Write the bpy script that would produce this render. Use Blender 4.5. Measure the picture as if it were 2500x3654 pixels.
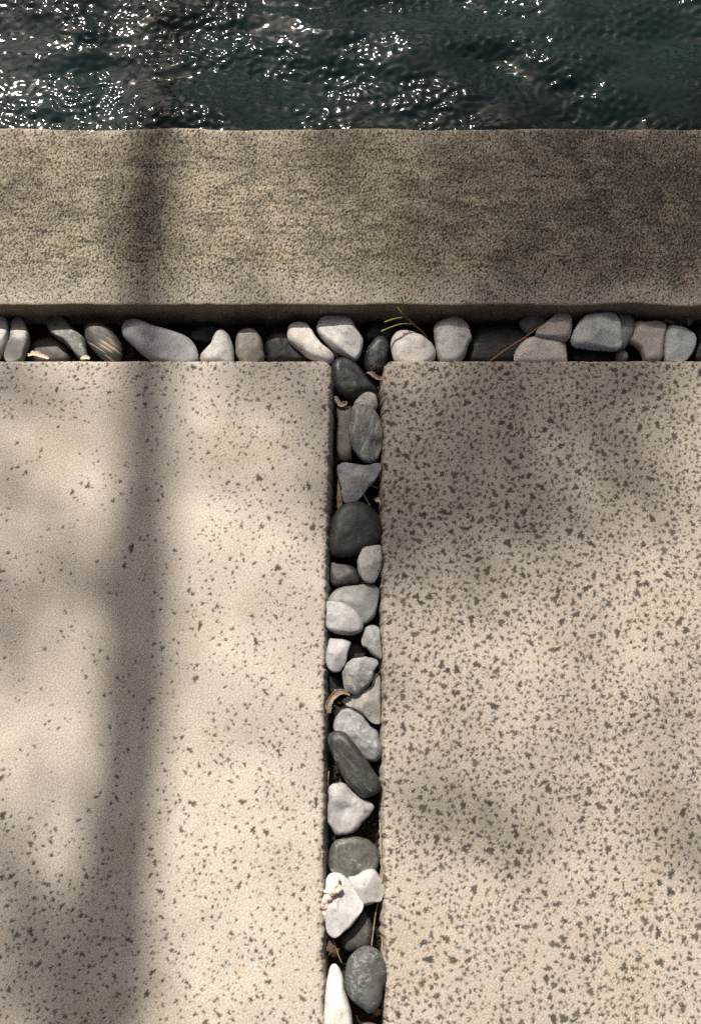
import bpy, bmesh, math, random
import numpy as np
from mathutils import Vector, noise as mn

scene = bpy.context.scene
for o in list(bpy.data.objects):
    bpy.data.objects.remove(o, do_unlink=True)

# ------------------------------------------------------------------ camera, sky, sun, exposure
CAM_H = 1.397
cam_d = bpy.data.cameras.new('camera')
cam = bpy.data.objects.new('camera', cam_d)
scene.collection.objects.link(cam)
cam.location = (0, 0, CAM_H)
cam.rotation_euler = (math.radians(15.0), 0, 0)
cam_d.sensor_fit = 'VERTICAL'
cam_d.sensor_height = 36.0
cam_d.lens = 36.0 * 3670 / 3654
cam_d.clip_start = 0.05
cam_d.clip_end = 2000
scene.camera = cam

SUN = Vector((-0.235, 0.62, 0.74)).normalized()      # towards the sun
sun_d = bpy.data.lights.new('sun', 'SUN')
sun = bpy.data.objects.new('sun', sun_d)
scene.collection.objects.link(sun)
sun.rotation_euler = SUN.to_track_quat('Z', 'Y').to_euler()
sun_d.energy = 5.0
sun_d.angle = math.radians(0.55)
sun_d.color = (1.0, 0.925, 0.825)

world = bpy.data.worlds.new('World')
scene.world = world
world.use_nodes = True
wn = world.node_tree
sky = wn.nodes.new('ShaderNodeTexSky')
sky.sky_type = 'NISHITA'
sky.sun_disc = False
sky.sun_elevation = math.asin(SUN.z)
sky.sun_rotation = math.atan2(SUN.x, SUN.y)
sky.air_density = 0.6
sky.dust_density = 9.0
sky.ozone_density = 0.0
wn.links.new(sky.outputs[0], wn.nodes['Background'].inputs[0])
wn.nodes['Background'].inputs[1].default_value = 0.050

scene.view_settings.view_transform = 'Standard'
scene.view_settings.look = 'None'
scene.view_settings.gamma = 1.0
scene.view_settings.exposure = 0.42
scene.view_settings.use_curve_mapping = False
scene.cycles.use_denoising = False
scene.cycles.sample_clamp_indirect = 4.0
scene.cycles.max_bounces = 6
scene.cycles.diffuse_bounces = 2

col = scene.collection
rng = random.Random(7)
nprng = np.random.default_rng(11)

# ------------------------------------------------------------------ helpers
def tag(o, label=None, cat=None, group=None, kind=None):
    if label: o['label'] = label
    if cat: o['category'] = cat
    if group: o['group'] = group
    if kind: o['kind'] = kind
    return o

def mesh_obj(name, verts, faces, mat=None, parent=None, smooth=True, loc=(0, 0, 0)):
    me = bpy.data.meshes.new(name)
    me.from_pydata([tuple(v) for v in verts], [], faces)
    me.update()
    if smooth:
        me.polygons.foreach_set('use_smooth', [True] * len(me.polygons))
    o = bpy.data.objects.new(name, me)
    col.objects.link(o)
    o.location = loc
    if mat: me.materials.append(mat)
    if parent: o.parent = parent
    return o

class NT:
    """small node-graph helper"""
    def __init__(self, name):
        self.m = bpy.data.materials.new(name)
        self.m.use_nodes = True
        self.t = self.m.node_tree
        self.b = self.t.nodes['Principled BSDF']
        self.tc = self.t.nodes.new('ShaderNodeTexCoord')
    def lk(self, a, b): self.t.links.new(a, b)
    def put(self, sock, v):
        if hasattr(v, 'is_output'): self.lk(v, sock)
        elif v is not None:
            if sock.type == 'RGBA' and len(v) == 3: v = (*v, 1)
            sock.default_value = v
    def mapping(self, vec, loc=(0, 0, 0), rot=(0, 0, 0), scale=(1, 1, 1)):
        n = self.t.nodes.new('ShaderNodeMapping')
        self.lk(vec, n.inputs[0])
        n.inputs[1].default_value = loc; n.inputs[2].default_value = rot; n.inputs[3].default_value = scale
        return n.outputs[0]
    def noise(self, vec, scale, detail=4, rough=.55, dist=0, color=False):
        n = self.t.nodes.new('ShaderNodeTexNoise')
        self.lk(vec, n.inputs['Vector'])
        n.inputs['Scale'].default_value = scale; n.inputs['Detail'].default_value = detail
        n.inputs['Roughness'].default_value = rough; n.inputs['Distortion'].default_value = dist
        return n.outputs['Color' if color else 'Fac']
    def voro(self, vec, scale, out='Distance', feature='F1', rnd=1.0):
        n = self.t.nodes.new('ShaderNodeTexVoronoi')
        n.feature = feature
        self.lk(vec, n.inputs['Vector'])
        n.inputs['Scale'].default_value = scale; n.inputs['Randomness'].default_value = rnd
        return n.outputs['Distance'], n.outputs['Color']
    def math(self, op, a, b=None, c=None, clamp=False):
        n = self.t.nodes.new('ShaderNodeMath'); n.operation = op; n.use_clamp = clamp
        for i, v in enumerate((a, b, c)):
            if v is not None: self.put(n.inputs[i], v)
        return n.outputs[0]
    def vmath(self, op, a, b=None, s=None):
        n = self.t.nodes.new('ShaderNodeVectorMath'); n.operation = op
        self.put(n.inputs[0], a)
        if b is not None: self.put(n.inputs[1], b)
        if s is not None: n.inputs['Scale'].default_value = s
        return n.outputs[0]
    def ramp(self, v, lo, hi, a=0.0, b=1.0, smooth=True):
        n = self.t.nodes.new('ShaderNodeMapRange')
        n.interpolation_type = 'SMOOTHSTEP' if smooth else 'LINEAR'
        self.put(n.inputs[0], v)
        for i, x in enumerate((lo, hi, a, b)): self.put(n.inputs[i + 1], x)
        return n.outputs[0]
    def mix(self, f, a, b, mode='MIX'):
        n = self.t.nodes.new('ShaderNodeMix'); n.data_type = 'RGBA'; n.blend_type = mode
        self.put(n.inputs[0], f); self.put(n.inputs[6], a); self.put(n.inputs[7], b)
        return n.outputs[2]
    def sep(self, v):
        n = self.t.nodes.new('ShaderNodeSeparateXYZ'); self.lk(v, n.inputs[0]); return n.outputs
    def bump(self, h, strength, dist, normal=None):
        n = self.t.nodes.new('ShaderNodeBump')
        n.inputs['Strength'].default_value = strength; n.inputs['Distance'].default_value = dist
        self.lk(h, n.inputs['Height'])
        if normal is not None: self.lk(normal, n.inputs['Normal'])
        return n.outputs[0]
    def done(self, color=None, rough=None, normal=None, spec=None):
        if color is not None: self.put(self.b.inputs['Base Color'], color)
        if rough is not None: self.put(self.b.inputs['Roughness'], rough)
        if normal is not None: self.lk(normal, self.b.inputs['Normal'])
        if spec is not None: self.put(self.b.inputs['Specular IOR Level'], spec)
        return self.m

# ------------------------------------------------------------------ materials of the setting
def attr(g, name):
    n = g.t.nodes.new('ShaderNodeAttribute'); n.attribute_name = name
    return n.outputs['Fac']

def slab_material(name, seed, lo, hi):
    """sandy cast stone with dirt-filled dark pores (the pores are modelled hollows, marked by the pore attribute)"""
    g = NT(name)
    co = g.mapping(g.tc.outputs['Object'], loc=(seed * 3.1, seed * 1.7, 0))
    pore = attr(g, 'pore')
    big = g.noise(co, 6, 4, .62, .4)
    grain = g.noise(co, 520, 2, .75)
    base = g.mix(g.ramp(big, .36, .66), lo, hi)
    base = g.mix(g.math('MULTIPLY', attr(g, 'stain'), .42), base, (.315, .275, .185))
    base = g.mix(g.math('MULTIPLY', attr(g, 'rust'), .30), base, (.50, .31, .15))
    base = g.mix(g.ramp(attr(g, 'sand'), -1.6, 1.6, 0, 1), g.mix(.42, base, (.20, .17, .14)), g.mix(.30, base, (.70, .65, .57)))
    base = g.mix(g.math('MULTIPLY', g.ramp(grain, .56, .70), .30), base, (.19, .165, .135))
    dirt = g.mix(g.ramp(attr(g, 'tone'), -1, 1), (.024, .027, .024), (.048, .038, .030))
    dirt = g.mix(g.math('MULTIPLY', g.ramp(grain, .5, .68), .4), dirt, (.12, .115, .10))
    colr = g.mix(g.math('MULTIPLY', pore, .94), base, dirt)
    return g.done(colr, .88, g.bump(grain, .16, .0012), .22)

def kerb_material():
    g = NT('kerb_stone')
    co = g.tc.outputs['Object']
    xyz = g.sep(co)
    pore = attr(g, 'pore')
    grain = g.noise(co, 430, 2, .75)
    base = g.mix(attr(g, 'weather_shade'), (.320, .277, .196), (.110, .095, .066))
    front = g.ramp(xyz[1], .085, .012)
    base = g.mix(g.math('MULTIPLY', front, .60), base, (.43, .395, .335))
    base = g.mix(g.math('MULTIPLY', attr(g, 'pink'), .50), base, (.43, .285, .205))
    base = g.mix(g.math('MULTIPLY', attr(g, 'bleach'), .70), base, (.56, .48, .40))
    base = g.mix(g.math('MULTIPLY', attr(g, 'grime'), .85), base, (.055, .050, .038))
    base = g.mix(g.ramp(attr(g, 'sand'), -1.5, 1.9), g.mix(.42, base, (.04, .034, .026)), g.mix(.34, base, (.70, .65, .55)))
    colr = g.mix(g.math('MULTIPLY', pore, .95), base, g.mix(g.ramp(attr(g, 'tone'), -1, 1), (.028, .027, .020), (.062, .048, .032)))
    colr = g.mix(g.math('MULTIPLY', attr(g, 'grit'), .85), colr, (.70, .67, .62))
    colr = g.mix(g.math('MULTIPLY', g.ramp(grain, .56, .70), .45), colr, (.06, .052, .04))
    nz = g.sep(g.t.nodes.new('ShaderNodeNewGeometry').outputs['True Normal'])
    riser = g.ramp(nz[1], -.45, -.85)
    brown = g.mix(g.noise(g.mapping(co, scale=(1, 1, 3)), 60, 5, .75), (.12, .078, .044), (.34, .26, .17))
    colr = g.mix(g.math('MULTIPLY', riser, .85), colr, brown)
    return g.done(colr, .9, g.bump(grain, .15, .0012), .22)

def soil_material():
    g = NT('soil')
    co = g.tc.outputs['Object']
    n = g.noise(co, 160, 5, .7)
    c = g.mix(g.ramp(n, .35, .7), (.016, .013, .010), (.065, .050, .034))
    return g.done(c, .95, g.bump(n, 1, .004), .2)

def plain(name, c1, c2, scale=40, rough=.7, bump=.3, bscale=200, dist=.001, spec=.3):
    g = NT(name)
    co = g.tc.outputs['Object']
    n = g.noise(co, scale, 5, .6)
    c = g.mix(g.ramp(n, .35, .65), c1, c2)
    return g.done(c, rough, g.bump(g.noise(co, bscale, 3), bump, dist), spec)

M_slab_l = slab_material('cast_stone_pale', 1, (.412, .376, .328), (.502, .463, .410))
M_slab_r = slab_material('cast_stone_porous', 2, (.325, .291, .248), (.392, .354, .306))
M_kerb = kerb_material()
M_soil = soil_material()
M_lawn = plain('lawn_earth', (.045, .06, .02), (.08, .07, .04), 3, .95, .6, 40, .02)
M_pool = plain('pool_plaster', (.012, .021, .021), (.022, .036, .034), 2.2, .8, .1)
M_bark = plain('bark', (.10, .075, .05), (.20, .16, .12), 14, .9, .8, 60, .01)
M_leaf = plain('leaf_green', (.035, .075, .018), (.075, .115, .03), 3, .5, .05)

# ------------------------------------------------------------------ random surface fields (numpy)
def field(shape, lam, dx, seed, width=.35, aniso=1.0):
    """unit-variance random field with features about lam metres across on a grid of spacing dx; aniso>1 stretches axis 1"""
    r = np.random.default_rng(seed)
    w = np.fft.rfft2(r.standard_normal(shape))
    ky = np.fft.fftfreq(shape[0])[:, None]; kx = np.fft.rfftfreq(shape[1])[None, :] * aniso
    k = np.sqrt(kx * kx + ky * ky) + 1e-9
    w *= np.exp(-(np.log(k / (dx / lam)) / width) ** 2 / 2) / k ** .5
    f = np.fft.irfft2(w, shape)
    return (f - f.mean()) / f.std()
def sstep(x, a, b):
    t = np.clip((x - a) / (b - a), 0, 1); return t * t * (3 - 2 * t)
def fractal(shape, lam, dx, seed, n=4, aniso=1.0):
    f = sum(field(shape, lam / 2 ** i, dx, seed + i, aniso=aniso) * .62 ** i for i in range(n))
    return f / f.std()
def np_mesh(name, V, F, mat, parent=None, loc=(0, 0, 0), attrs=None, flat_from=None):
    me = bpy.data.meshes.new(name)
    me.vertices.add(len(V)); me.vertices.foreach_set('co', np.ascontiguousarray(V, dtype=np.float32).ravel())
    me.loops.add(F.size); me.polygons.add(len(F))
    me.loops.foreach_set('vertex_index', np.ascontiguousarray(F, dtype=np.int32).ravel())
    me.polygons.foreach_set('loop_start', np.arange(0, F.size, F.shape[1], dtype=np.int32))
    me.polygons.foreach_set('use_smooth', np.ones(len(F), dtype=bool))
    me.update(calc_edges=True)
    for k, v in (attrs or {}).items():
        at = me.attributes.new(k, 'FLOAT', 'POINT'); at.data.foreach_set('value', np.ascontiguousarray(v, dtype=np.float32).ravel())
    me.materials.append(mat)
    o = bpy.data.objects.new(name, me); col.objects.link(o); o.location = loc
    if parent: o.parent = parent
    return o
def grid_faces(ny, nx, flip=False):
    i = np.arange(ny * nx).reshape(ny, nx)
    q = [i[:-1, :-1].ravel(), i[:-1, 1:].ravel(), i[1:, 1:].ravel(), i[1:, :-1].ravel()]
    return np.stack(q[::-1] if flip else q, 1)

# ------------------------------------------------------------------ ground, pool, pavement
POOL = (-3.2, 3.2, .962, 4.6)      # inner x0,x1,y0,y1
KZ = .025                          # kerb top
def ground():
    B = 600.0
    x0, x1, y0, y1 = POOL[0] - .28, POOL[1] + .28, POOL[2] - .20, POOL[3] + .28
    z = -.062
    v = [(-B, -B, z), (B, -B, z), (B, B, z), (-B, B, z), (x0, y0, z), (x1, y0, z), (x1, y1, z), (x0, y1, z)]
    f = [(0, 1, 5, 4), (1, 2, 6, 5), (2, 3, 7, 6), (3, 0, 4, 7)]
    o = mesh_obj('ground', v, f, M_lawn, smooth=False)
    tag(o, 'dull green ground around the terrace', kind='structure')
ground()

def pool_shell():
    x0, x1, y0, y1 = POOL
    zb, zt = -1.35, 0.004
    e = .012                        # tucked behind the kerb's inner face
    v = [(x0 - e, y0 - e, zt), (x1 + e, y0 - e, zt), (x1 + e, y1 + e, zt), (x0 - e, y1 + e, zt),
         (x0 - e, y0 - e, zb), (x1 + e, y0 - e, zb), (x1 + e, y1 + e, zb), (x0 - e, y1 + e, zb)]
    f = [(0, 1, 5, 4), (1, 2, 6, 5), (2, 3, 7, 6), (3, 0, 4, 7), (4, 5, 6, 7)]
    tag(mesh_obj('pool_basin', v, f, M_pool, smooth=False), 'dark green plastered pool basin under the water', kind='structure')
pool_shell()

def water():
    x0, x1, y0, y1 = POOL
    d = .0030                                  # fine in view, coarse further off
    xs = np.concatenate([np.linspace(x0, -.8, 60)[:-1], np.arange(-.8, .8, d), np.linspace(.8, x1, 60)])
    ys = np.concatenate([np.arange(y0 - .004, 1.42, d), np.linspace(1.42, y1, 60)])
    sh = (1024, 1024)
    ix = (np.round((xs + .9) / d).astype(int)) % 1024; iy = np.round((ys - y0) / d).astype(int) % 1024
    ixg = np.ix_(iy, ix)
    def waves(lam, seed, slope, **k):
        f = field(sh, lam, d, seed, **k)
        gx = np.gradient(f, d)
        rms = math.sqrt((gx[0] ** 2).mean() + (gx[1] ** 2).mean())
        return f * slope / rms
    env = sstep(field(sh, .15, d, 301, aniso=1.7) + .5 * field(sh, .07, d, 302, aniso=1.8), -1.2, 1.0)
    H_ = waves(.24, 311, .110, aniso=1.6) + waves(.10, 312, .135, aniso=2.0) + waves(.042, 313, .095, aniso=1.9) * (.4 + .6 * env)
    H_ += (waves(.021, 314, .145, aniso=1.4) + waves(.0130, 315, .205, aniso=1.25, width=.25)) * (.30 + .70 * env)
    Z = H_[ixg] - .006
    X, Y = np.meshgrid(xs, ys)
    far = ((np.abs(X) < .8) & (Y < 1.42)) * 1.0
    Z = -.006 + (Z + .006) * (.25 + .75 * far)
    g = NT('pool_water')
    co = g.tc.outputs['Object']
    b = g.b
    b.inputs['IOR'].default_value = 1.33
    deep = g.mix(g.ramp(g.noise(co, 3.5, 3, .5), .35, .7), (.0050, .0112, .0114), (.0086, .0200, .0190))
    g.done(deep, .068)
    ny, nx = X.shape
    o = np_mesh('water', np.stack([X, Y, Z], 2).reshape(-1, 3), grid_faces(ny, nx), g.m)
    tag(o, 'dark teal rippled pool water with sun glints', kind='structure')
water()

KERB_Y0, KERB_Y1 = .680, .980
def pool_kerb():
    """kerb stone: profile in (y,z) swept along x, wandering arrises, thousands of small pores as real hollows"""
    dx = .0013
    xs = np.concatenate([np.linspace(-3.5, -1.7, 60)[:-1], np.arange(-1.7, -.62, .005), np.arange(-.62, .62, dx), np.arange(.62, 1.7, .005), np.linspace(1.7, 3.5, 60)])
    D = KERB_Y1 - KERB_Y0
    zt = KZ
    py = [.004, .0035, .003, .002, .0010, .0005, .0003, .0006, .0013, .0024, .0040]
    pz = [-.09, -.06, -.045, -.03, -.015, zt - .012, zt - .0065, zt - .0040, zt - .0022, zt - .0009, zt - .0002]
    ty = np.arange(.0055, D - .012, .0016)
    py += list(ty); pz += [zt] * len(ty)
    py += [D - .0105, D - .0075, D - .0048, D - .0026, D - .001, D, D]; pz += [zt - .0001, zt - .0006, zt - .0016, zt - .0036, zt - .0075, zt - .02, -.16]
    py, pz = np.array(py), np.array(pz)
    ny, nx = len(py), len(xs)
    ix = np.round((xs + .75) / dx).astype(int)
    NX = int(1.5 / dx) + 2
    ix = ix % NX
    sh = (ny, NX)
    def F(lam, seed, **k): return field(sh, lam, dx, seed, **k)[:, ix]
    def FR(lam, seed, **k): return fractal(sh, lam, dx, seed, **k)[:, ix]
    X = np.broadcast_to(xs[None, :], (ny, nx)).copy(); Y = np.broadcast_to(py[:, None], (ny, nx)).copy(); Z = np.broadcast_to(pz[:, None], (ny, nx)).copy()
    top = (sstep(py, .0015, .008) * (1 - sstep(py, D - .008, D - .003)) * (pz > 0))[:, None]
    t = py[:, None] / D
    layer = FR(.030, 31, n=4, aniso=2.6)
    cloud = FR(.16, 41, n=4)
    weather_shade = sstep(layer * .70 + cloud * .70 + .45 * np.sin(t * 3.14) , -1.0, 1.7)
    rgt_shade = sstep(X, .02, .50)
    weather_shade = np.clip(weather_shade * (.75 + .35 * rgt_shade) + .22 * rgt_shade, 0, 1)  # weathering, plus the right-hand shade painted into the kerb colour
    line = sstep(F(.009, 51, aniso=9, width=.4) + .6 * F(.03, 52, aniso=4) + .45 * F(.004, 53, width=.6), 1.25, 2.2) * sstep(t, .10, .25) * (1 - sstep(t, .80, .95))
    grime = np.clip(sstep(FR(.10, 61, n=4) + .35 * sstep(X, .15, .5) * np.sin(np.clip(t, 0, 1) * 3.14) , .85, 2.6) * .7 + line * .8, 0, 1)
    pink = sstep(FR(.07, 71, n=3), .1, 1.3) * (1 - sstep(t, .18, .42)) * sstep(X, -.10, .25) * .8
    bleach = sstep(FR(.13, 81, n=3) + 1.4 * (1 - sstep(X, -.45, -.10)), .6, 1.6) * sstep(t, .90, .97)
    bleach = np.maximum(bleach, (sstep(F(.02, 82), 2.5, 2.9) * .8))
    sand = F(.0030, 91, width=.8)
    pdens = .62 - .50 * grime - .25 * weather_shade + .42 * (1 - sstep(t, .02, .22)) + .25 * sstep(t, .9, 1.0)
    pf = F(.0050, 101, width=.55) + .40 * F(.011, 102, width=.6) + .10 * sand
    pore = sstep(pf / pf.std(), pdens - .08, pdens + .14)
    grit = sstep(F(.0042, 121, width=.25), 3.05, 3.3)
    Z -= top * (pore * .0002 - sand * .00001 - F(.05, 131) * .0002 + line * .0007 - grit * .0004)
    fw = .0009 * field((1, NX), .16, dx, 141)[0][ix] + .0003 * field((1, NX), .03, dx, 142)[0][ix] + .0001 * field((1, NX), .006, dx, 143)[0][ix]
    bw = .0011 * field((1, NX), .22, dx, 144)[0][ix] + .0003 * field((1, NX), .04, dx, 145)[0][ix] + .0001 * field((1, NX), .007, dx, 146)[0][ix]
    Y += fw[None, :] * (1 - sstep(py, .008, .05))[:, None] + bw[None, :] * sstep(py, D - .05, D - .008)[:, None]
    Y += ((1 - sstep(pz, -.01, .02)) * (py < .1))[:, None] * (.0009 * field((1, NX), .08, dx, 151)[0] + .0002 * field((1, NX), .02, dx, 152)[0])[ix][None, :]
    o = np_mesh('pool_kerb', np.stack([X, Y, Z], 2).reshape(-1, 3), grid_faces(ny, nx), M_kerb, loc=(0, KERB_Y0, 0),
                attrs=dict(pore=pore * top, weather_shade=weather_shade, grime=grime, pink=pink, bleach=bleach, sand=sand, tone=F(.03, 161), grit=grit))
    tag(o, 'weathered pitted stone kerb between the dark water and the pebble trench', 'kerb', 'stone kerbs framing the pool')
pool_kerb()

def side_kerbs():
    x0, x1, y0, y1 = POOL
    for (a, b, c, d, w) in ((x0 - .3, x0, y0 + .03, y1, 'left'), (x1, x1 + .3, y0 + .03, y1, 'right'), (x0 - .3, x1 + .3, y1, y1 + .3, 'far')):
        v = [(a, c, -.16), (b, c, -.16), (b, d, -.16), (a, d, -.16), (a, c, KZ), (b, c, KZ), (b, d, KZ), (a, d, KZ)]
        f = [(3, 2, 1, 0), (4, 5, 6, 7), (0, 1, 5, 4), (1, 2, 6, 5), (2, 3, 7, 6), (3, 0, 4, 7)]
        o = mesh_obj('pool_kerb', v, f, M_kerb, smooth=False)
        tag(o, 'stone kerb closing the %s side of the pool outside the photo' % w, 'kerb', 'stone kerbs framing the pool')
side_kerbs()

pave = bpy.data.objects.new('pavement', None); col.objects.link(pave)
tag(pave, 'terrace of large pale cast stone slabs with pebble joints', kind='structure')
YT = .6045
SL, SW = 1.30, 1.20
def slab(side, edge, vis, mat, rough, seed, sizes, label):
    """paving slab: a fine relief grid measured from the joint edge (s) and the far edge (t), with rounded chipped arrises
    and every pore a hollow of its own; side = -1 left of the joint, +1 right of it"""
    dx = .0012
    wall = [-.052, -.036, -.022, -.013, -.0085]                       # flank
    rim = [(.0000, -.0056), (.0006, -.0038), (.0015, -.0024), (.0027, -.0013), (.0042, -.0006), (.0060, -.0002)]
    def axis(v, L):
        a = [0.0] * len(wall) + [r[0] for r in rim]
        a += list(np.arange(.0072, v, dx)) + list(np.arange(v, L - .012, .005)[1:]) + [L - .004, L - .0012, L, L, L]
        z = wall + [r[1] for r in rim]
        z += [0.0] * (len(a) - len(z) - 5) + [-.0005, -.003, -.008, -.022, -.052]
        return np.array(a), np.array(z)
    sa, sz = axis(vis, SW); ta, tz = axis(.91, SL)
    S, T = np.meshgrid(sa, ta); Z = np.minimum(sz[None, :], tz[:, None])
    ns, nt = len(sa), len(ta)
    # uniform sampling index for the random fields
    NS, NTT = int(vis / dx) + 20, int(.91 / dx) + 20
    i_s = np.concatenate([np.arange(len(wall) + len(rim)), np.round(sa[len(wall) + len(rim):] / dx).astype(int) + 8]) % NS
    i_t = np.concatenate([np.arange(len(wall) + len(rim)), np.round(ta[len(wall) + len(rim):] / dx).astype(int) + 8]) % NTT
    sh = (NTT, NS)
    ixg = np.ix_(i_t, i_s)
    def F(lam, sd, **k): return field(sh, lam, dx, sd + seed, **k)[ixg]
    def FR(lam, sd, **k): return fractal(sh, lam, dx, sd + seed, **k)[ixg]
    jag = F(.0035, 1, width=.35)
    sand = F(.0030, 2, width=.8)
    cl = FR(.12, 3, n=3)
    if side > 0:
        dens = .86 + .18 * cl - .26 * sstep(T, .50, .85) + .16 * (1 - sstep(T, 0, .30)) - .22 * (1 - sstep(S, .012, .06)) * sstep(T, .03, .1)
    else:
        dens = .07 + .30 * (1 - sstep(S, .04, .32)) + .10 * cl + .42 * (1 - sstep(T, .01, .11)) + .40 * sstep(T, .58, .80) * sstep(S, .15, .35) + .10 * sstep(T, .55, .8)
    rimd = (1 - sstep(np.minimum(S, T * 1.0), .004, .016))
    dens = dens + rimd * (.55 if side < 0 else .35)
    pore = np.zeros_like(S)
    r = np.random.default_rng(seed + 77)
    nfine_s, nfine_t = np.searchsorted(sa, vis), np.searchsorted(ta, .91)
    passes = [(lo, hi, c, vis, .93, .0012) for lo, hi, c in sizes] + [(lo, hi, int(c * 3.2), SW - .01, SL - .01, .005) for lo, hi, c in sizes[:2]]
    for lo, hi, count, ls, lt, cell in passes:
        u = r.random(count)
        rad = lo * (hi / lo) ** (u ** 1.5)
        cs, ct = r.random(count) * ls, r.random(count) * lt
        for q in range(count):
            i0 = np.searchsorted(sa, cs[q]); j0 = np.searchsorted(ta, ct[q])
            outer = i0 >= nfine_s or j0 >= nfine_t
            if outer != (cell > .002) or i0 >= ns or j0 >= nt or r.random() > dens[j0, i0]: continue
            if outer and rad[q] < .0019: continue
            wn_ = int(rad[q] * .8 / cell) + (1 if cell < .002 else 0)
            if pore[max(0, j0 - wn_):j0 + wn_ + 1, max(0, i0 - wn_):i0 + wn_ + 1].max() > .2: continue
            el = 1 + .6 * r.random() ** 1.5
            w = int(rad[q] * el * 1.5 / .0012) + 3
            ia, ib, ja, jb = np.searchsorted(sa, cs[q] - w * .0012), np.searchsorted(sa, cs[q] + w * .0012) + 1, np.searchsorted(ta, ct[q] - w * .0012), np.searchsorted(ta, ct[q] + w * .0012) + 1
            ib, jb = min(ib, ns), min(jb, nt)
            if ib <= ia or jb <= ja: continue
            dxx = (sa[ia:ib] - cs[q])[None, :]; dyy = (ta[ja:jb] - ct[q])[:, None]
            an = r.random() * 3.1416; ca, sn = math.cos(an), math.sin(an)
            ux = (dxx * ca + dyy * sn) / (rad[q] * el); uy = (dyy * ca - dxx * sn) / (rad[q] / el ** .4)
            rr = np.hypot(ux, uy); th = np.arctan2(uy, ux)
            edge_r = 1 + .20 * np.cos(2 * th + r.random() * 6.28) + .20 * np.cos(3 * th + r.random() * 6.28) + .13 * np.cos(5 * th + r.random() * 6.28)
            f = (edge_r - rr) * rad[q] / cell * .9 + .55 * jag[ja:jb, ia:ib] * min(1, rad[q] / .003)
            if r.random() < .22:                                  # crescent
                f = np.minimum(f, (np.hypot(ux - .6, uy - .25) - .75) * rad[q] / cell)
            pore[ja:jb, ia:ib] = np.maximum(pore[ja:jb, ia:ib], np.clip(f * .9 + (.50 if rad[q] > .0022 else .62), 0, 1) * (.85 + .15 * r.random()))
    pore = np.clip(pore, 0, 1)
    topm = (Z > -.006) * 1.0
    relief = -pore * .0003 * sstep(np.minimum(S, T), .0005, .005) + sand * .000006 + F(.02, 9) * .00004 + F(.09, 10) * .0003
    # chipped, wandering rims
    wob = rough * (.55 * field((1, NTT), .05, dx, 11 + seed)[0] + .45 * field((1, NTT), .018, dx, 12 + seed)[0])[i_t]
    chips = rough * 1.3 * np.clip(field((1, NTT), .024, dx, 13 + seed, width=.6)[0] - .8, 0, 2)[i_t]
    wobt = rough * .28 * (.5 * field((1, NS), .06, dx, 14 + seed)[0] + .45 * field((1, NS), .014, dx, 15 + seed)[0])[i_s]
    e_y = np.array([e[1] for e in edge])[::-1]; e_x = np.array([e[0] for e in edge])[::-1]
    # round the corner: concentric squares -> concentric circles
    rc = .013
    A = np.clip(rc - S, 0, rc); B = np.clip(rc - T, 0, rc)
    hyp = np.hypot(A, B); k = np.where((A > 0) & (B > 0), np.maximum(A, B) / np.maximum(hyp, 1e-9), 1.0)
    S2 = np.where((A > 0) & (B > 0), rc - A * k, S); T2 = np.where((A > 0) & (B > 0), rc - B * k, T)
    bat = np.zeros(ns); bat[:len(wall)] = [-.0062, -.0052, -.0036, -.0021, -.0008]
    near_s = 1 - sstep(S, .004, .018); near_t = 1 - sstep(T, .004, .018)
    S2 = S2 + near_s * (wob + chips)[:, None] + near_s * rough * .22 * F(.008, 16) * (Z < -.0001)
    T2 = T2 + near_t * wobt[None, :] + near_t * rough * .15 * F(.008, 17) * (Z < -.0001)
    S2 = S2 + bat[None, :] * sstep(T, .002, .02)
    y = YT - T2
    ex = np.interp(y, e_y, e_x)
    x = ex + side * S2
    zz = Z + relief * topm - near_s * topm * np.clip(chips[:, None], 0, .004) * .9 * (1 - sstep(S, .001, .007))
    ox = -.0335 if side < 0 else .045
    stain = np.clip(sstep(FR(.22, 18, n=5), .4, 2.2) , 0, 1)
    rust = np.clip(sstep(FR(.05, 19, n=3) + 1.0 * rimd - .4, 1.7, 2.8), 0, 1)
    V = np.stack([x - ox, y - YT, zz], 2).reshape(-1, 3)
    o = np_mesh('paving_slab', V, grid_faces(nt, ns, flip=(side > 0)), mat, pave, loc=(ox, YT, 0),
                attrs=dict(pore=pore * topm, sand=sand, stain=stain, rust=rust, tone=F(.012, 20)))
    o['label'] = label
    return o
sl = slab(-1, [(-.0275, 1.), (-.0275, YT), (-.0288, .56), (-.0310, .45), (-.0335, .30), (-.0352, .12), (-.0350, -.10), (-.0335, -.30), (-.0335, -1.)], .52, M_slab_l, .0007, 1000, [(.0023, .0044, 560), (.0013, .0024, 5200), (.0007, .0013, 9000)],
          'pale smooth slab left of the narrow joint, crossed by a soft trunk shadow')
sr = slab(1, [(.0490, 1.), (.0490, YT), (.0486, .55), (.0470, .44), (.0452, .30), (.0450, .12), (.0428, -.08), (.0450, -.28), (.0450, -1.)], .50, M_slab_r, .0009, 2000, [(.0025, .0050, 2300), (.0015, .0026, 12500), (.0008, .0014, 8000)],
          'heavily pored speckled slab right of the narrow joint')
def extra_slab(src, dx, dy):
    o = src.copy(); col.objects.link(o); o.parent = pave
    o.location = (src.location.x + dx, src.location.y + dy, 0)
PX, PY = SW + .08, SL + .08
extra_slab(sr, -PX * 2 + .0 - .001, 0); extra_slab(sl, PX * 2 + .001, 0)
extra_slab(sl, 0, -PY); extra_slab(sr, 0, -PY); extra_slab(sr, -PX * 2 - .001, -PY); extra_slab(sl, PX * 2 + .001, -PY)
for o in pave.children:
    if 'label' in o and o.name not in (sl.name, sr.name): del o['label']

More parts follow.
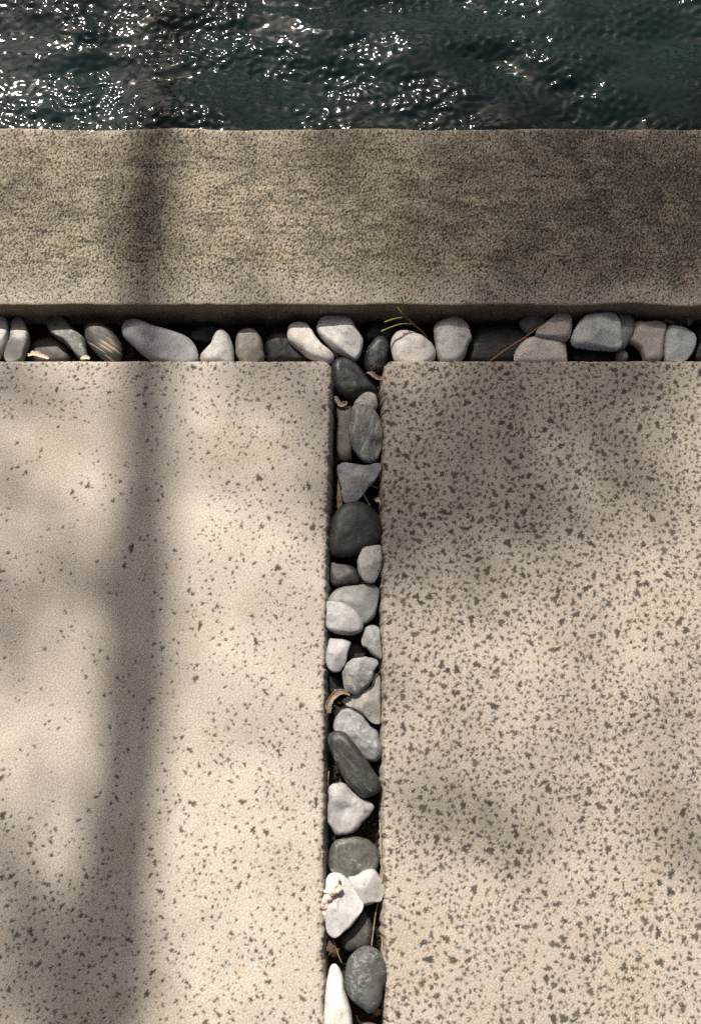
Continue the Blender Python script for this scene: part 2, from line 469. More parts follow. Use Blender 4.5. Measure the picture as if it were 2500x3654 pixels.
def soil_bed():
    vs, fs = [], []
    x0, x1, y0, y1 = -2.6, 2.6, -2.2, .70
    zones = [(-1.8, 1.8, .575, .70), (-.06, .075, -.8, .575)]
    for (a, b, c, d) in zones:
        nx, ny = int((b - a) / .006), int((d - c) / .006)
        base = len(vs)
        for j in range(ny + 1):
            for i in range(nx + 1):
                x, y = a + (b - a) * i / nx, c + (d - c) * j / ny
                z = -.047 + .005 * mn.noise((x * 28, y * 28, 0)) + .003 * mn.noise((x * 110, y * 110, 2))
                vs.append((x, y, z))
        for j in range(ny):
            for i in range(nx):
                k = base + j * (nx + 1) + i
                fs.append((k, k + 1, k + nx + 2, k + nx + 1))
    b = len(vs)
    vs += [(x0, y0, -.057), (x1, y0, -.057), (x1, y1, -.057), (x0, y1, -.057)]
    fs.append((b, b + 1, b + 2, b + 3))
    tag(mesh_obj('soil', vs, fs, M_soil), 'dark damp soil under the pebbles', kind='structure')
soil_bed()

# ------------------------------------------------------------------ trees that shade the terrace (standing outside the photo)
def tube(verts, faces, pts, radii, sides=8, bumpy=0, seed=0):
    base = len(verts)
    n = len(pts)
    up = Vector((.21, .13, .97))
    for i, p in enumerate(pts):
        p = Vector(p)
        t = (Vector(pts[min(i + 1, n - 1)]) - Vector(pts[max(i - 1, 0)])).normalized()
        a = t.cross(up)
        if a.length < 1e-3: a = t.cross(Vector((1, 0, 0)))
        a.normalize(); b = t.cross(a)
        for s in range(sides):
            w = 6.28318 * s / sides
            r = radii[i]
            if bumpy: r *= 1 + bumpy * mn.noise((i * 1.7 + seed, s * 1.3, seed * 2.2))
            q = p + (a * math.cos(w) + b * math.sin(w)) * r
            verts.append(tuple(q))
    for i in range(n - 1):
        for s in range(sides):
            k = base + i * sides + s; l = base + i * sides + (s + 1) % sides
            faces.append((k, l, l + sides, k + sides))
    faces.append(tuple(base + s for s in range(sides - 1, -1, -1)))
    faces.append(tuple(base + (n - 1) * sides + s for s in range(sides)))

def curve_pts(ctrl, n):
    """Catmull-Rom through control points given as (x,y,z,r)"""
    c = [Vector(q[:3]) for q in ctrl]; r = [q[3] for q in ctrl]
    out, rad = [], []
    m = len(c)
    for i in range(m - 1):
        p0, p1, p2, p3 = c[max(i - 1, 0)], c[i], c[i + 1], c[min(i + 2, m - 1)]
        for k in range(n):
            t = k / n
            out.append(.5 * ((2 * p1) + (p2 - p0) * t + (2 * p0 - 5 * p1 + 4 * p2 - p3) * t * t + (3 * p1 - p0 - 3 * p2 + p3) * t ** 3))
            rad.append(r[i] + (r[i + 1] - r[i]) * t)
    out.append(c[-1]); rad.append(r[-1])
    return out, rad

def leaf(verts, faces, p, size, r):
    d = Vector((r.gauss(0, 1), r.gauss(0, 1), r.gauss(0, .55))).normalized()
    u = d.cross(Vector((r.gauss(0, .5), r.gauss(0, .5), 1))).normalized()
    w = d.cross(u)
    b = len(verts)
    L, W = size, size * .36
    for (s, t, h) in ((0, 0, 0), (.35, -.5, .10), (.35, .5, .10), (.72, -.38, .08), (.72, .38, .08), (1, 0, -.05), (.35, 0, 0), (.72, 0, -.01)):
        verts.append(tuple(p + d * (L * s) + u * (W * t) + w * (L * h)))
    faces.extend([(b, b + 1, b + 6), (b, b + 6, b + 2), (b + 1, b + 3, b + 7, b + 6), (b + 6, b + 7, b + 4, b + 2), (b + 3, b + 5, b + 7), (b + 7, b + 5, b + 4)])

# the limb whose shadow runs down the left slab: (ground point its shadow falls on, distance up the sun ray, radius)
LIMB = [((-.335, -.62), 6.2, .070), ((-.318, -.30), 6.3, .056), ((-.300, -.08), 6.3, .047), ((-.288, .10), 6.4, .044), ((-.292, .25), 6.4, .050), ((-.291, .42), 7.6, .040), ((-.297, .62), 8.0, .038), ((-.296, .85), 7.6, .040), ((-.300, 1.20), 6.6, .026), ((-.33, 1.7), 6.8, .010)]
# leaf sprays: where on the ground their shade falls (mm), size of the spray, leaf cover, distance up the sun ray
_sp = [(221.7,502.4,0.0),(123.8,447.5,0.0),(368.0,584.7,0.0),(447.3,827.3,0.0),(194.5,914.4,0.0),(415.2,673.9,0.0),(521.1,943.9,0.0),(89.8,324.6,0.0),(-421.1,214.6,0.0),(-359.6,269.0,0.0),(-492.6,558.5,0.0),(-476.6,418.3,0.0),(-375.1,385.4,0.0),(-415.2,-94.0,0.0),(-390.1,-184.9,0.0),(-332.3,-253.3,0.0),(-416.3,-253.3,0.0),(145.1,-69.9,0.0),(371.0,46.7,0.0),(448.6,-83.7,0.0),(31.7,405.9,0.0),(84.9,803.5,0.0),(-442.2,-31.6,0.0),(298.2,827.3,0.0),(226.3,620.1,0.0),(299.4,447.5,0.0),(-81.4,554.1,0.0),(19.3,245.6,0.0),(435.9,405.9,0.0),(193.9,284.8,0.0)]
_sr = [(.28,.15,.40,10.5),(.17,.15,.32,10.5),(.22,.11,.24,11),(.26,.16,.85,11.5),(.24,.15,.40,11.5),(.26,.12,.55,11),(.16,.12,.75,11),(.12,.11,.42,9.5),(.16,.07,.46,9.5),(.10,.07,.16,9.5),(.06,.05,.40,8.5),(.07,.06,.28,9.5),(.05,.04,.18,8.5),(.12,.06,.45,8.5),(.13,.08,.55,8.5),(.10,.07,.45,8.5),(.10,.07,.45,8.5),(.045,.08,.42,8.4),(.24,.10,.10,10.5),(.07,.10,.20,9.5),(.08,.16,.40,9.5),(.18,.14,.30,11),(.06,.05,.15,8.5),(.20,.15,.50,11.5),(.15,.09,.32,10),(.20,.11,.32,10),(.12,.06,.42,9),(.05,.12,.40,9),(.16,.10,.16,10.5),(.14,.09,.20,9.5)]
CLUMPS = [(g, *s) for g, s in zip(_sp, _sr)]
# unseen leaf sprays added over the pool to darken what the water mirrors
ADDED_CANOPY = [((x * 1000, y * 1000), rx, ry, cov, b) for (x, y, rx, ry, cov, b) in (
    (-1.9, 2.1, .7, .5, .9, 9.5), (-.9, 2.3, .7, .5, .95, 8.8), (.2, 2.2, .7, .5, .95, 9.2), (1.2, 2.4, .7, .5, .9, 9.0), (2.2, 2.6, .7, .6, .9, 9.4),
    (-1.4, 3.3, .8, .6, .9, 9.0), (-.2, 3.3, .8, .6, .9, 9.6), (1.0, 3.5, .8, .6, .9, 9.2), (2.3, 3.8, .8, .6, .9, 9.0), (-1.7, .9, .6, .5, .9, 9.0), (1.75, 1.2, .7, .6, .9, 9.3),
    (-2.6, 1.6, .8, .7, .9, 9.2), (.4, 4.6, .9, .6, .9, 9.0), (1.9, 5.0, .9, .6, .9, 9.4), (2.9, 2.0, .8, .7, .9, 9.0), (-.3, 1.55, .5, .22, .8, 9.4), (.7, 1.60, .5, .25, .8, 9.0))]


def leaf_sprays(root, start, clumps, seed, added_canopy=()):
    T = Vector(root.location)
    lv, lf = [], []
    r2 = random.Random(seed)
    for (g, rx, ry, cov, b) in list(clumps) + list(added_canopy):
        big = 1.9 if rx > .4 else 1.0
        c = Vector((g[0] / 1000, g[1] / 1000, 0)) + SUN * b - T
        bv, bf = [], []
        s = Vector(start[r2.randrange(len(start))])
        midp = s.lerp(c, .5) + Vector((r2.uniform(-.3, 0), r2.uniform(0, .2), r2.uniform(.2, .5)))
        pp, rr = curve_pts([(*s, .012), (*midp, .007), (*c, .003)], 8)
        tube(bv, bf, pp, rr, 6)
        mesh_obj('branch', bv, bf, M_bark, root)
        nl = int(math.pi * rx * ry * cov * 1.8 / (.080 * .028 * .52 * big * big))
        for k in range(nl):
            a = r2.random() * 6.283; q = math.sqrt(r2.random()) * (1 + .15 * r2.gauss(0, 1))
            off = Vector((math.cos(a) * q * rx, math.sin(a) * q * ry, 0)) + SUN * r2.uniform(-.45, .45)
            leaf(lv, lf, c + off, r2.uniform(.06, .10) * big, r2)
    mesh_obj('crown', lv, lf, M_leaf, root, smooth=False)

def shade_tree():
    root = bpy.data.objects.new('tree', None); col.objects.link(root); root.location = (-3.55, -.9, -.06)
    tag(root, 'leafy tree standing left of the terrace outside the photo, dappling the left slab', 'tree')
    T = Vector(root.location)
    lim = []
    for (g, b, r) in LIMB:
        p = Vector((g[0], g[1], 0)) + SUN * b
        lim.append((*(p - T), r))
    v, f = [], []
    j = Vector(lim[0][:3])
    p, r = curve_pts([(0, 0, 0, .17), (.10, .35, 1.0, .14), (.30, .9, 2.1, .115), (j.x * .75, j.y * .72, j.z * .86, .075)] + lim, 12)
    tube(v, f, p, r, 14, .10, 3)
    mesh_obj('trunk', v, f, M_bark, root)
    leaf_sprays(root, [(.30, .9, 2.1), tuple(j * .8)], [c for c in CLUMPS if c[-1] < 8], 21)
shade_tree()

def tall_tree():
    root = bpy.data.objects.new('tree', None); col.objects.link(root); root.location = (-5.6, 6.9, -.06)
    tag(root, 'tall tree left of the pool outside the photo, shading the right slab', 'tree')
    v, f = [], []
    p, r = curve_pts([(0, 0, 0, .22), (.12, .05, 2.4, .17), (-.05, .1, 4.8, .12), (.1, .1, 6.6, .07), (.15, .15, 7.6, .02)], 10)
    tube(v, f, p, r, 14, .1, 8)
    mesh_obj('trunk', v, f, M_bark, root)
    leaf_sprays(root, [(-.05, .1, 4.8), (.1, .1, 7.0), (.0, .1, 6.0)], [c for c in CLUMPS if c[-1] >= 8], 22, ADDED_CANOPY)
tall_tree()

def far_tree(x, y, h, label, seed, n=2600):
    root = bpy.data.objects.new('tree', None); col.objects.link(root); root.location = (x, y, -.06)
    tag(root, label, 'tree')
    r2 = random.Random(seed)
    v, f = [], []
    p, r = curve_pts([(0, 0, 0, .16), (.1, 0, h * .3, .12), (-.05, .1, h * .6, .08), (.1, 0, h * .95, .02)], 10)
    tube(v, f, p, r, 12, .1, seed)
    mesh_obj('trunk', v, f, M_bark, root)
    lv, lf = [], []
    for k in range(16):
        a = r2.random() * 6.283; q = r2.uniform(.4, 1.5)
        c = Vector((math.cos(a) * q, math.sin(a) * q, r2.uniform(.38, 1.0) * h))
        bv, bf = [], []
        pp, rr = curve_pts([(0, 0, c.z * .62, .04), (c.x * .5, c.y * .5, c.z * .85, .025), (*c, .006)], 5)
        tube(bv, bf, pp, rr, 6)
        mesh_obj('branch', bv, bf, M_bark, root)
        R_ = r2.uniform(.35, .7)
        for m in range(n // 16):
            d = Vector((r2.gauss(0, 1), r2.gauss(0, 1), r2.gauss(0, .8)))
            leaf(lv, lf, c + d.normalized() * R_ * (r2.random() ** .4), r2.uniform(.10, .17), r2)
    mesh_obj('crown', lv, lf, M_leaf, root, smooth=False)
far_tree(1.7, 6.4, 5.2, 'bushy tree beyond the far pool kerb to the right, outside the photo', 4)
far_tree(-1.1, 7.3, 4.6, 'bushy tree beyond the far pool kerb to the left, outside the photo', 9)

# ------------------------------------------------------------------ pebbles
STONES = [  # style, label, outline at mid height (mm on the ground plan), mid height, rise, depth (mm)
('lightgrey','pale grey pebble cut by the left edge of the photo, in the kerb trench',[(-538.7,676.2),(-525.0,681.9),(-516.5,680.1),(-511.0,671.0),(-508.2,653.0),(-511.4,635.1),(-517.2,619.8),(-523.5,612.2),(-538.6,622.4),(-544.0,655.6)],-16,15,20,{}),
('beigegrey','narrow beige and grey faceted pebble, second from the left in the kerb trench',[(-499.1,681.9),(-491.8,679.3),(-483.6,666.4),(-478.1,650.9),(-478.3,635.5),(-482.2,620.3),(-487.3,610.1),(-504.7,607.6),(-512.4,615.2),(-511.1,627.9),(-506.5,643.2),(-505.7,661.2),(-504.5,675.4)],-17,15,20,{'facet': 3}),
('brownblack','sunken brown black pebble behind a curled cream husk in the kerb trench',[(-482.4,643.6),(-471.3,654.0),(-452.4,657.9),(-432.8,651.4),(-422.1,635.9),(-418.7,620.4),(-434.8,612.7),(-465.7,612.7),(-482.2,625.6)],-35,9,10,{}),
('darkgreen','slanting dark green grey pebble left of the banded one',[(-453.4,672.3),(-450.0,680.1),(-440.7,683.5),(-431.0,681.4),(-423.4,673.6),(-414.3,663.3),(-404.2,654.3),(-395.4,645.3),(-391.3,630.0),(-387.9,614.7),(-391.8,609.7),(-401.5,613.5),(-414.3,628.7),(-426.9,640.2),(-441.8,650.4),(-451.0,662.0)],-16,13,18,{}),
('banded','dark pebble with pale tan bands in the kerb trench',[(-397.1,661.2),(-393.7,670.2),(-384.4,673.6),(-372.4,671.5),(-360.0,662.5),(-347.3,648.3),(-338.9,633.0),(-337.4,620.3),(-342.7,610.1),(-356.7,608.8),(-371.3,616.4),(-383.9,629.2),(-393.1,643.2)],-17,15,20,{}),
('bluegrey','longest smooth grey pebble lying slanted in the kerb trench',[(-341.1,662.8),(-336.5,673.2),(-324.8,676.8),(-310.4,673.2),(-295.8,666.7),(-279.0,661.5),(-259.8,655.1),(-242.9,647.4),(-231.9,637.2),(-226.0,624.5),(-224.9,609.2),(-241.1,602.9),(-271.5,602.9),(-293.0,609.2),(-307.6,619.4),(-319.9,630.8),(-332.4,642.3),(-338.8,651.3)],-15,17,22,{}),
('black','black sunken pebble behind the long grey pebble and the grey triangular one',[(-244.3,662.3),(-232.7,671.4),(-218.4,676.6),(-201.6,675.3),(-194.0,664.9),(-205.5,649.3),(-226.9,646.7),(-241.5,651.9)],-36,10,9,{}),
('midgrey','light grey triangular pebble pointing at the kerb, right of the longest grey pebble',[(-221.8,616.0),(-216.3,626.2),(-207.3,637.6),(-203.0,650.4),(-196.2,659.4),(-187.9,658.7),(-179.2,647.9),(-174.1,632.5),(-172.1,614.7),(-173.2,604.1),(-196.6,602.1),(-217.8,604.6)],-16,15,20,{}),
('mottled','round mottled grey and ochre pebble beside a black one in the kerb trench',[(-170.3,647.1),(-167.7,656.9),(-158.4,662.6),(-146.5,663.1),(-138.0,656.9),(-131.8,644.6),(-129.1,629.2),(-127.6,615.2),(-138.0,605.1),(-159.2,605.1),(-169.0,619.0),(-170.6,634.3)],-20,15,18,{}),
('black','rounded black pebble between mottled round pebble and white slanting pebble',[(-128.8,640.5),(-125.5,650.8),(-117.4,661.1),(-106.7,665.0),(-94.7,661.1),(-84.9,643.1),(-72.8,632.8),(-65.6,622.5),(-65.5,614.9),(-96.2,608.5),(-122.3,611.0),(-126.8,625.1)],-28,12,14,{}),
('white','bright white elongated pebble slanting down to the corner of the left slab',[(-94.2,653.4),(-91.5,664.9),(-84.5,670.6),(-75.1,671.9),(-65.5,668.8),(-58.3,659.8),(-51.1,647.0),(-41.6,634.2),(-29.8,624.0),(-23.9,616.4),(-26.2,607.5),(-33.2,604.3),(-43.8,607.5),(-60.2,613.9),(-72.1,622.7),(-84.0,632.9),(-92.4,641.8)],-14,15,20,{}),
('whitegrey','broad white grey pebble half shaded by the kerb above the T junction',[(-50.7,661.4),(-47.7,671.7),(-39.5,678.9),(-25.3,680.8),(-6.3,679.5),(0.8,674.3),(7.9,661.4),(16.1,647.3),(19.1,638.4),(16.0,621.9),(11.3,611.7),(6.6,608.5),(-3.9,613.0),(-20.3,623.1),(-34.5,635.8),(-46.4,649.9)],-12,16,22,{}),
('blackweb','black upright pebble with pale webbing at the mouth of the narrow joint',[(22.1,623.3),(26.9,636.1),(36.4,649.0),(46.0,652.8),(54.3,649.0),(57.7,636.1),(55.2,618.2),(49.1,603.0),(40.8,595.4),(26.7,595.4),(20.8,608.0)],-24,14,16,{}),
('black','black sunken pebble against the kerb face under the green sprig',[(20.0,664.9),(29.7,679.2),(46.5,683.2),(60.9,676.6),(66.8,664.9),(60.7,651.9),(46.3,651.9),(31.9,649.3),(22.3,649.3)],-36,10,9,{}),
('white2','plump white pebble at the corner of the right slab beneath the green sprig',[(59.7,637.2),(63.4,650.0),(71.8,656.9),(83.6,657.2),(100.1,652.5),(114.1,643.6),(124.4,630.8),(126.6,619.4),(121.6,609.2),(103.9,602.2),(80.5,602.2),(65.3,609.2),(60.8,621.9)],-15,16,20,{}),
('whitegrey2','egg shaped light grey pebble standing between white pebble and large black slate',[(123.3,659.8),(128.7,670.1),(140.7,676.6),(155.1,680.9),(166.8,676.6),(174.8,666.2),(179.2,653.4),(180.8,644.4),(175.1,634.2),(169.9,618.9),(161.4,606.3),(143.7,602.0),(130.9,608.8),(126.6,626.6),(124.7,644.4)],-14,17,22,{}),
('slate','large black slaty stone crossed by the orange needle in the kerb trench',[(177.0,631.7),(180.8,646.3),(191.6,665.8),(203.1,672.0),(237.1,674.4),(257.2,668.3),(268.0,656.0),(265.1,641.4),(253.0,622.0),(245.9,613.5),(181.0,613.5),(176.3,622.0)],-30,10,12,{}),
('darkgrey','small dark grey pebble against the kerb behind the pinkish triangular pebble',[(252.7,671.9),(256.4,679.2),(265.7,686.6),(277.1,687.8),(292.6,681.7),(294.3,671.9),(287.2,664.5),(273.5,658.4),(266.6,656.0),(258.9,659.7)],-22,11,14,{}),
('pinkgrey','pinkish grey triangular pebble resting above a white one',[(273.0,649.8),(277.3,657.0),(288.9,666.7),(300.6,677.6),(311.0,684.2),(321.0,683.7),(327.7,676.4),(328.5,666.7),(326.4,652.2),(323.1,641.4),(317.4,637.3),(303.1,639.0),(285.5,642.6),(274.6,645.5)],-6,13,18,{}),
('creamwhite','cream white dimpled pebble against the right slab beside the orange needle',[(241.2,613.9),(244.4,625.9),(253.9,639.2),(263.1,646.4),(274.4,648.1),(292.1,645.7),(309.9,644.0),(318.6,639.2),(320.5,625.9),(320.5,613.9),(316.8,606.7),(276.8,604.3),(245.8,606.7)],-17,14,20,{}),
('coolgrey','large flat topped pale grey pebble near the right end of the kerb trench',[(324.7,642.1),(329.0,651.8),(337.6,665.0),(347.1,675.9),(358.5,680.8),(378.7,682.5),(392.0,680.8),(398.1,672.3),(400.7,661.4),(401.9,646.9),(401.6,632.5),(397.0,624.2),(385.9,622.3),(363.9,624.2),(342.0,626.6),(330.0,628.9),(325.2,634.9)],-5,15,22,{'facet': 2}),
('greygreen','grey green pebble tucked behind the large flat topped pale grey one',[(399.3,682.5),(408.5,685.4),(417.3,683.7),(423.5,675.1),(424.1,665.4),(420.7,652.0),(414.3,639.9),(405.7,629.1),(400.2,630.3),(399.3,649.6)],-16,12,20,{}),
('greygreen2','tiny greenish pebble below the large flat topped grey pebble',[(393.9,621.8),(397.7,629.0),(404.7,632.6),(411.0,626.6),(413.1,618.1),(407.7,612.1),(396.6,612.1)],-24,8,10,{}),
('pinkgrey2','taupe pink blocky pebble, second from the right end of the kerb trench',[(424.8,670.5),(436.2,672.2),(456.4,673.0),(466.2,670.5),(471.3,663.2),(466.8,648.7),(463.0,629.4),(460.8,615.0),(453.5,606.6),(435.8,606.6),(431.0,617.4),(428.4,627.0),(418.0,636.6),(413.9,641.4),(419.0,651.1)],-14,14,20,{}),
('bluegrey2','blue grey pebble with a squared side, rightmost pale pebble of the trench',[(467.0,651.1),(471.1,660.8),(477.1,666.1),(491.4,663.7),(504.3,657.1),(512.0,648.7),(512.5,636.6),(508.2,624.6),(500.7,615.0),(491.1,606.6),(471.1,605.4),(462.6,610.2)],-14,14,20,{'facet': 2}),
('black','black sunken stone in the gap below the large flat topped grey pebble',[(335.5,639.5),(360.4,640.7),(382.8,638.3),(393.7,633.4),(395.4,623.7),(390.4,616.4),(336.5,616.4)],-34,8,9,{}),
('black','black pebble at the right edge of the photo in the kerb trench',[(518.0,665.8),(529.0,675.7),(542.2,670.7),(540.4,626.8),(525.9,614.7),(511.8,619.5),(520.6,643.8)],-30,9,12,{}),
('blackweb2','large glossy black pebble at the top of the narrow joint',[(-28.6,599.2),(-26.3,609.2),(-19.3,614.9),(-10.0,616.8),(-1.9,614.9),(6.3,609.2),(14.4,600.5),(22.4,588.0),(30.5,576.9),(36.2,569.4),(38.3,564.5),(32.7,559.6),(23.5,557.1),(13.1,553.4),(2.7,550.4),(-7.6,552.2),(-15.7,558.3),(-23.8,568.2),(-27.9,580.6),(-28.7,590.5)],-18,15,18,{}),
('whitewarm','small white pebble peeping out above the olive grey oval one',[(5.3,541.6),(8.5,547.7),(15.4,555.1),(22.3,559.4),(29.2,560.0),(35.5,557.6),(38.4,552.6),(39.2,545.3),(38.9,538.0),(30.2,529.4),(13.0,529.4)],-16,11,14,{}),
('slatebrown','flat brown grey slate standing along the left side of the narrow joint',[(-19.8,539.3),(-8.8,541.2),(2.2,542.0),(5.1,531.9),(5.0,517.3),(3.9,501.5),(4.4,483.4),(2.7,466.5),(0.4,458.2),(-9.8,456.4),(-16.6,460.6),(-20.1,477.3),(-19.6,495.4),(-19.1,519.7)],-26,9,14,{'flat': 1}),
('olive','olive grey oval pebble with a hollow at its lower right',[(2.7,534.5),(7.3,538.7),(16.4,539.3),(26.7,536.9),(34.7,530.8),(41.4,519.9),(45.9,507.9),(47.5,495.8),(45.7,480.3),(43.9,467.2),(39.8,456.6),(31.9,450.1),(22.9,450.7),(16.2,454.2),(8.3,463.7),(2.7,473.2),(-2.4,487.5),(-2.4,498.2),(-0.1,510.3),(1.6,522.3)],-10,14,20,{'dent': (0.45, -0.55, 0.22, 7)}),
('steel','heart shaped steel grey stone under a thin forked twig',[(-19.6,440.7),(-17.6,446.6),(-10.8,450.3),(-1.8,450.1),(7.2,448.3),(18.4,446.6),(29.7,448.0),(36.5,450.1),(42.7,449.5),(45.2,445.4),(43.7,438.3),(38.6,428.9),(32.9,420.7),(25.0,412.6),(19.4,404.4),(13.8,397.5),(9.4,394.0),(0.4,391.1),(-7.4,390.5),(-10.7,394.0),(-11.8,399.8),(-13.9,406.7),(-12.4,411.4),(-15.3,419.6),(-18.1,430.1)],-12,11,18,{'facet': 3}),
('tan','narrow tan shard between the heart shaped stone and left slab',[(-18.2,429.0),(-15.4,420.8),(-12.0,405.5),(-10.8,393.8),(-11.9,386.8),(-18.1,383.4),(-19.3,399.7)],-24,8,12,{}),
('charcoal','largest round charcoal pebble filling the narrow joint',[(2.7,393.4),(13.8,393.4),(25.0,388.8),(33.9,380.7),(40.5,370.3),(44.3,358.8),(44.9,347.2),(43.0,339.2),(36.9,331.3),(26.9,323.9),(11.4,317.7),(0.4,312.6),(-11.7,311.5),(-23.8,313.7),(-29.4,323.3),(-30.3,339.2),(-29.5,348.3),(-26.2,367.8),(-18.5,381.8),(-8.5,389.9)],-14,16,20,{}),
('palegrey','pale grey blocky pebble just below the largest charcoal one',[(9.2,305.3),(12.5,315.4),(16.9,323.3),(22.4,326.5),(32.3,327.8),(40.0,328.6),(43.3,326.1),(44.1,316.6),(44.8,304.2),(42.0,291.9),(37.5,281.9),(33.1,275.3),(26.6,273.6),(20.0,275.8),(14.6,281.9),(10.8,290.8)],-9,14,20,{'facet': 3}),
('layered','dark layered slate chunk in shade left of a pale blocky pebble',[(-28.9,304.5),(-26.2,307.3),(-15.1,306.2),(-4.0,304.5),(4.9,300.0),(10.4,292.1),(14.8,280.8),(11.4,276.4),(0.4,275.2),(-11.7,273.0),(-20.5,271.9),(-27.2,279.7),(-29.2,293.2)],-26,10,14,{}),
('greygreen3','broad green grey pebble partly covered by a paler one',[(-31.8,250.4),(-29.1,257.0),(-22.6,264.8),(-14.9,269.8),(-1.8,272.0),(11.4,273.7),(25.6,274.8),(33.3,273.1),(39.3,268.7),(40.9,263.7),(38.6,250.4),(36.4,238.3),(34.1,229.5),(27.6,222.9),(19.4,218.0),(16.7,218.6),(6.9,222.9),(-14.8,228.4),(-27.9,239.4)],-18,15,18,{'facet': 2}),
('palewhite','pale marbled pebble lying on top of the broad green grey one',[(-32.8,246.7),(-26.6,248.0),(-17.9,247.8),(-9.3,245.6),(-1.7,241.8),(6.9,235.2),(13.3,227.1),(17.1,220.6),(17.6,214.1),(15.4,207.6),(9.0,202.8),(0.4,200.6),(-10.3,201.2),(-21.0,203.9),(-29.6,207.6),(-33.7,213.0),(-33.8,222.7),(-33.0,233.6)],-3,13,18,{'facet': 2}),
('palegreen','pale grey green wedge pebble against the right slab',[(14.4,194.9),(16.0,203.6),(18.8,210.0),(24.2,214.9),(30.7,216.2),(36.6,214.4),(39.8,210.0),(41.3,200.3),(42.8,185.2),(43.5,174.5),(42.2,169.2),(36.8,170.8),(28.3,176.7),(20.8,184.2),(15.5,187.4)],-12,12,18,{'facet': 3}),
('lilacwhite','angular lilac white pebble with flat facets against the left slab',[(-28.6,196.5),(-21.1,196.8),(-9.2,196.0),(-3.9,193.8),(0.4,190.6),(-1.2,182.6),(-3.9,171.9),(-7.1,162.3),(-12.4,153.8),(-18.7,150.4),(-25.1,151.7),(-30.5,157.0),(-33.7,165.5),(-33.3,178.3),(-30.7,189.0)],-8,13,20,{'facet': 4}),
('veined','craggy grey stone with dark veins and an ochre pointed tip',[(-11.8,146.2),(-10.2,154.7),(-4.9,163.1),(2.5,168.5),(11.1,170.6),(21.8,171.6),(32.4,170.0),(38.3,166.9),(38.8,162.6),(34.5,156.8),(31.8,151.5),(30.7,143.1),(28.0,136.7),(21.6,130.4),(12.0,123.1),(4.6,120.2),(-1.7,122.1),(-7.0,128.4),(-10.2,136.7)],-6,13,20,{'facet': 3, 'rough': 1}),
('warmgrey','three cornered warm grey stone with red dots under the craggy one',[(32.0,148.5),(35.8,150.9),(39.5,148.5),(40.9,141.1),(41.1,121.0),(41.3,105.3),(40.1,89.6),(39.0,83.4),(30.0,83.9),(23.7,88.6),(15.3,95.9),(4.7,102.1),(-6.0,107.4),(-11.3,114.2),(-3.9,118.9),(11.1,125.2),(23.9,131.6),(30.9,137.9)],-18,14,18,{'facet': 3}),
('black','black sunken pebble in the shade left of the craggy veined stone',[(-30.4,146.8),(-21.2,147.9),(-14.7,143.6),(-10.4,132.9),(-14.7,126.5),(-22.2,124.3),(-30.8,129.7)],-32,9,12,{}),
('brownblack','brown black sunken pebble between the angular lilac pebble and the wedge',[(-3.9,187.9),(7.0,194.4),(17.8,187.9),(22.2,177.0),(11.3,168.3),(-2.8,168.3)],-32,10,12,{}),
('speckledgrey','blue grey pebble with dark blotches beneath a long dark one',[(-22.8,75.4),(-21.8,85.7),(-17.6,97.2),(-12.3,102.4),(-4.9,104.3),(2.5,102.9),(11.0,97.2),(17.3,92.0),(21.6,85.7),(30.0,78.5),(36.3,72.3),(39.4,62.0),(42.4,49.6),(42.1,41.5),(38.1,36.4),(32.9,33.5),(26.6,33.8),(17.2,37.4),(2.5,49.6),(-10.1,62.0),(-18.6,69.2)],-16,15,18,{'facet': 2, 'rough': 1}),
('darkstreak','long dark streaked pebble lying diagonally across the narrow joint',[(-29.9,63.6),(-28.4,68.7),(-23.7,72.3),(-16.4,73.6),(-10.1,72.3),(-4.8,69.2),(2.5,60.5),(10.8,50.3),(19.1,39.1),(27.4,27.0),(34.6,16.0),(39.2,7.9),(39.9,0.9),(37.6,-5.0),(32.4,-9.0),(25.1,-12.0),(18.9,-13.2),(12.8,-11.0),(4.5,-4.1),(-3.7,3.9),(-11.0,13.9),(-16.2,23.0),(-21.4,34.1),(-26.7,46.2),(-29.7,55.4)],-6,15,22,{}),
('marble','marbled white grey stone with a cleft, below the long diagonal pebble',[(-29.6,-9.1),(-28.1,-0.1),(-23.5,4.4),(-15.2,6.0),(-6.9,4.4),(-0.6,-1.1),(8.7,-9.1),(19.0,-15.1),(27.3,-20.0),(30.9,-25.0),(29.3,-30.0),(24.1,-36.9),(15.8,-45.8),(7.6,-54.6),(0.4,-59.5),(-8.8,-61.0),(-17.0,-61.0),(-22.2,-57.6),(-27.3,-50.7),(-30.0,-42.8),(-30.1,-24.0)],-12,15,20,{'dent': (-0.1, 0.05, 0.3, 5), 'rough': 1}),
('greenmottle','mottled moss green pebble behind two white ones',[(-28.8,-93.0),(-28.3,-83.3),(-25.3,-73.5),(-20.2,-67.6),(-10.9,-62.7),(0.4,-60.3),(10.7,-62.2),(21.0,-64.7),(29.2,-69.6),(35.3,-76.4),(37.8,-84.2),(36.7,-94.0),(34.1,-102.7),(26.9,-111.4),(10.6,-117.2),(-5.7,-119.1),(-21.0,-113.3),(-27.2,-102.7)],-18,13,16,{}),
('purewhite','bright white pebble with the coral fragment lying on it',[(-32.1,-121.5),(-31.2,-113.5),(-27.0,-107.8),(-20.4,-106.0),(-13.8,-106.4),(-8.2,-109.5),(-1.6,-114.9),(4.9,-121.5),(10.5,-128.6),(14.7,-135.6),(17.0,-144.4),(15.6,-151.4),(10.5,-159.3),(4.9,-166.2),(-1.6,-173.2),(-9.0,-178.3),(-14.6,-182.7),(-20.1,-185.1),(-24.7,-183.5),(-29.4,-179.2),(-31.3,-172.3),(-32.3,-163.6),(-32.8,-150.5),(-32.9,-137.4),(-32.7,-128.6)],-6,15,22,{'facet': 2}),
